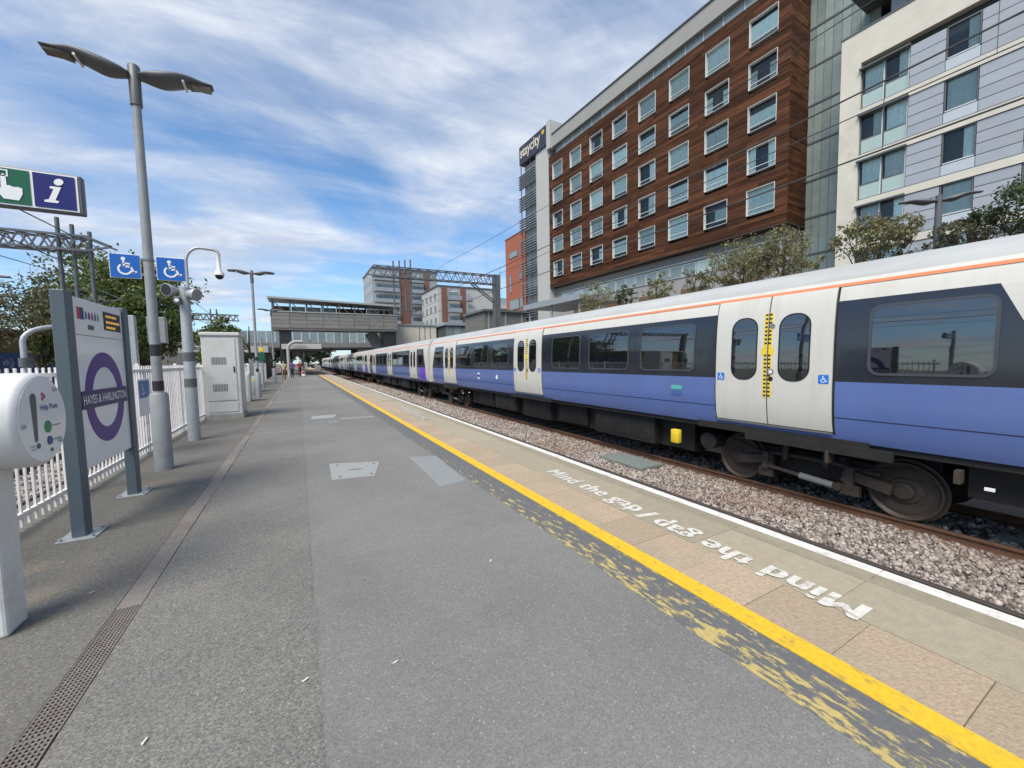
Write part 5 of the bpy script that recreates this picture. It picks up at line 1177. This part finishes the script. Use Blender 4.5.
def tree(name, loc, label, blobs, n, size, m, trunk_r, cat='tree', twigs=14, group=None):
    x, y, z = loc; t = thing(name, loc, label, cat, group); o = MB()
    top = max(b2[2] for b2 in blobs)
    o.tube([(x, y, z), (x+.1, y, z+(top-z)*.35), (x-.05, y+.1, z+(top-z)*.7), (x+.05, y, top)], [trunk_r, trunk_r*.75, trunk_r*.5, trunk_r*.2], M_BARK, 10)
    for b2 in blobs:
        for _ in range(max(2, twigs//len(blobs))):
            h = random.uniform(.25, .7); st = Vector((x, y, z+(top-z)*h)); d = Vector((random.gauss(0, 1), random.gauss(0, 1), random.gauss(0, 1))).normalized()
            en = Vector((b2[0]+d.x*b2[3]*.85, b2[1]+d.y*b2[4]*.85, b2[2]+d.z*b2[5]*.85)); md = st.lerp(en, .5)+Vector((0, 0, .3))
            o.tube([st, md, en], [trunk_r*.4, trunk_r*.22, trunk_r*.06], M_BARK, 6)
    o.build('trunk', t); leaves('crown', blobs, n, size, m, t); return t
def blobs_around(x, y, z, rx, ry, rz, n):
    out = [(x, y, z, rx*.62, ry*.62, rz*.7)]
    for _ in range(n):
        d = Vector((random.gauss(0, 1), random.gauss(0, 1), random.gauss(0, .8))).normalized(); s = random.uniform(.28, .5)
        out.append((x+d.x*rx*.66, y+d.y*ry*.66, z+d.z*rz*.66, rx*s, ry*s, rz*s))
    return out
tree('broadleaf_tree', (-8.0, 33, -1.1), 'large green leafy tree beyond the left tracks behind the wheelchair signs', blobs_around(-9.0, 33, 4.5, 4.4, 3.6, 4.4, 14), 34000, .115, LEAF_G, .28, twigs=30)
tree('broadleaf_tree', (-3.9, 44, -1.1), 'smaller green tree between the lamp post and the white cabinet', blobs_around(-5.9, 44, 3.0, 2.4, 2.4, 3.2, 7), 5000, .16, LEAF_G, .18)
tree('sparse_tree', (-12.6, 32, -.6), 'thinly leaved pale tree at the far left above the help point', blobs_around(-13.0, 32, 4.5, 4.2, 3.0, 2.4, 10), 7000, .085, LEAF_S, .10, twigs=44)
tree('sparse_tree', (-12.8, 50, -.6), 'pale bare twigged tree behind the name board', blobs_around(-14.5, 50, 4.6, 5.0, 3.2, 3.0, 9), 6500, .15, LEAF_S, .12, twigs=50)
for x, y, r, lab in ((-7, 125, 7, 'rounded dark tree seen far off under the road bridge'), (3, 150, 9, 'wide dark tree closing the view along the track'), (-22, 120, 9, 'dark tree mass on the skyline left of the footbridge')):
    tree('distant_tree', (x, y, -1.2), lab, blobs_around(x, y, r*.55, r, r*.7, r*.62, 7), 3000, .5, LEAF_D, .3)
SH = (('pale green bushy shrub just right of the timber block corner', 16.9, 8.6, 5.35, 1.15, LEAF_B, 2600), ('dense brown green shrub below the lower corner of the timber block', 17.6, 10.6, 5.2, 1.45, LEAF_B, 3400),
      ('yellow green shrub in front of the cream building', 17.2, 6.15, 5.1, 1.05, LEAF_B, 2800), ('small dark twiggy shrub left of the rear lamp post', 17.4, 5.2, 4.5, .6, LEAF_S, 900),
      ('dark green shrub at the right edge above the train roof', 17.0, 2.7, 5.0, 1.0, LEAF_D, 2600), ('reddish brown shrub between the lamp post and the right edge shrub', 17.0, 3.7, 4.7, .75, LEAF_S, 1400),
      ('low grey shrub below the strip windows of the hotel', 18.2, 16.0, 5.0, .9, LEAF_B, 1400), ('leafy green shrub beside the grey one', 18.0, 18.2, 5.0, .8, LEAF_D, 1200),
      ('loose twiggy shrub in front of the hotel entrance canopy', 18.0, 20.8, 5.4, 1.2, LEAF_B, 1800), ('thin brown shrub over the train roof near the shed', 18, 13.4, 5.0, .9, LEAF_S, 1200))
for lab, x, y, z, r, m, n in SH:
    tree('shrub', (x, y, 0), lab, blobs_around(x, y, z+.22, r*1.05, r*1.25, r*1.05, 6)+[(x, y, 2.5, r*.8, r*.9, 2.0)], int(n*4), .05, m, .08, 'shrub', 16, 'shrubs behind the train')

# ================================================================== PEOPLE
def person(loc, rz, label, top, bottom, hair, stride=.12, bag=None, skin_legs=True, h=1.74):
    t = thing('person', loc, label, 'person', rz=rz); k = h/1.74
    J = {'pel': (0, 0, .95), 'wst': (0, 0, 1.08), 'chs': (0, .01, 1.32), 'nck': (0, .0, 1.48), 'hd0': (0, .015, 1.56), 'hd1': (0, .02, 1.65), 'hd2': (0, .015, 1.72)}
    rad = {'pel': .155, 'wst': .145, 'chs': .165, 'nck': .058, 'hd0': .075, 'hd1': .095, 'hd2': .06}; E = [('pel', 'wst'), ('wst', 'chs'), ('chs', 'nck'), ('nck', 'hd0'), ('hd0', 'hd1'), ('hd1', 'hd2')]
    for s, n_ in ((-1, 'l'), (1, 'r')):
        q = s*stride
        J.update({n_+'hip': (s*.09, 0, .88), n_+'kne': (s*.10, q*.5+.03, .49), n_+'ank': (s*.10, q-.02, .09), n_+'toe': (s*.12, q+.15, .035), n_+'sho': (s*.19, 0, 1.40), n_+'elb': (s*.25, -.03-q*.3, 1.12), n_+'wri': (s*.24, .07-q*.5, .88), n_+'hnd': (s*.235, .10-q*.5, .79)})
        rad.update({n_+'hip': .092, n_+'kne': .062, n_+'ank': .042, n_+'toe': .036, n_+'sho': .068, n_+'elb': .047, n_+'wri': .034, n_+'hnd': .036})
        E += [('pel', n_+'hip'), (n_+'hip', n_+'kne'), (n_+'kne', n_+'ank'), (n_+'ank', n_+'toe'), ('chs', n_+'sho'), (n_+'sho', n_+'elb'), (n_+'elb', n_+'wri'), (n_+'wri', n_+'hnd')]
    names = list(J); me = bpy.data.meshes.new('body'); me.from_pydata([tuple(c*k for c in J[n_]) for n_ in names], [(names.index(a), names.index(b2)) for a, b2 in E], [])
    ob = link_mesh('body', me, t); md = ob.modifiers.new('skin', 'SKIN'); sv = me.skin_vertices[0].data
    for i, n_ in enumerate(names): sv[i].radius = (rad[n_]*k, rad[n_]*k*(.72 if n_ in ('chs', 'wst', 'pel') else 1)); sv[i].use_root = n_ == 'pel'
    sub = ob.modifiers.new('sub', 'SUBSURF'); sub.levels = 1; sub.render_levels = 1
    dg = bpy.context.evaluated_depsgraph_get(); m2 = bpy.data.meshes.new_from_object(ob.evaluated_get(dg)); ob.modifiers.clear(); ob.data = m2; m2.materials.clear()
    for m in (top, bottom, M_SKIN, hair, M_BLACK): m2.materials.append(m)
    for p in m2.polygons:
        c = p.center/k; ax = abs(c.x)
        if c.z > 1.49: i = 3 if (c.z > 1.655 or (c.y < .0 and c.z > 1.54)) else 2
        elif c.z > .98 and (ax < .22 or c.z > 1.2): i = 0
        elif ax > .185 and c.z > .7: i = 2
        elif c.z > (.45 if skin_legs else .10): i = 1
        elif c.z > .10: i = 2
        else: i = 4
        p.material_index = i; p.use_smooth = True
    if bag: MB().bbox(-.17, .17, -.34, -.14, 1.0, 1.45, bag, .05).build('rucksack', t, local=True)
    return t
person((-1.15, 40.5, 0), R(185), 'person in a pale top and tan trousers standing on the platform edge strip', cloth('beige', (.42, .36, .27)), cloth('tan', (.22, .15, .09)), cloth('hair_grey', (.25, .21, .17)), skin_legs=False, bag=cloth('olive', (.12, .11, .06)))
person((-.55, 45.0, 0), R(10), 'person in a purple top walking behind the tan trousered one', cloth('purple', (.13, .05, .22)), cloth('navy', (.03, .035, .06)), cloth('hair_dark', (.03, .02, .015)), skin_legs=False)
person((.15, 49.0, 0), R(200), 'person in a dark red top farthest along the platform', cloth('red', (.22, .03, .035)), cloth('black', (.025, .025, .028)), cloth('hair_brown', (.07, .04, .025)), skin_legs=False)
t = thing('suitcase', (.45, 48.4, 0), 'small white and red wheeled bag beside the farthest person', 'suitcase')
MB().bbox(.28, .62, 48.3, 48.55, .06, .62, M_STWH, .04).build('shell', t); MB().bbox(.30, .60, 48.28, 48.3, .35, .6, M_RED, .01).build('pocket', t)
MB().tube([(.36, 48.5, .6), (.36, 48.5, .98), (.54, 48.5, .98), (.54, 48.5, .6)], .012, M_DGREY, 6).build('handle', t)
for x in (.34, .56): MB().cyl((x-.02, 48.42, .035), (x+.02, 48.42, .035), .035, M_BLACK, 10).build('wheel', t)
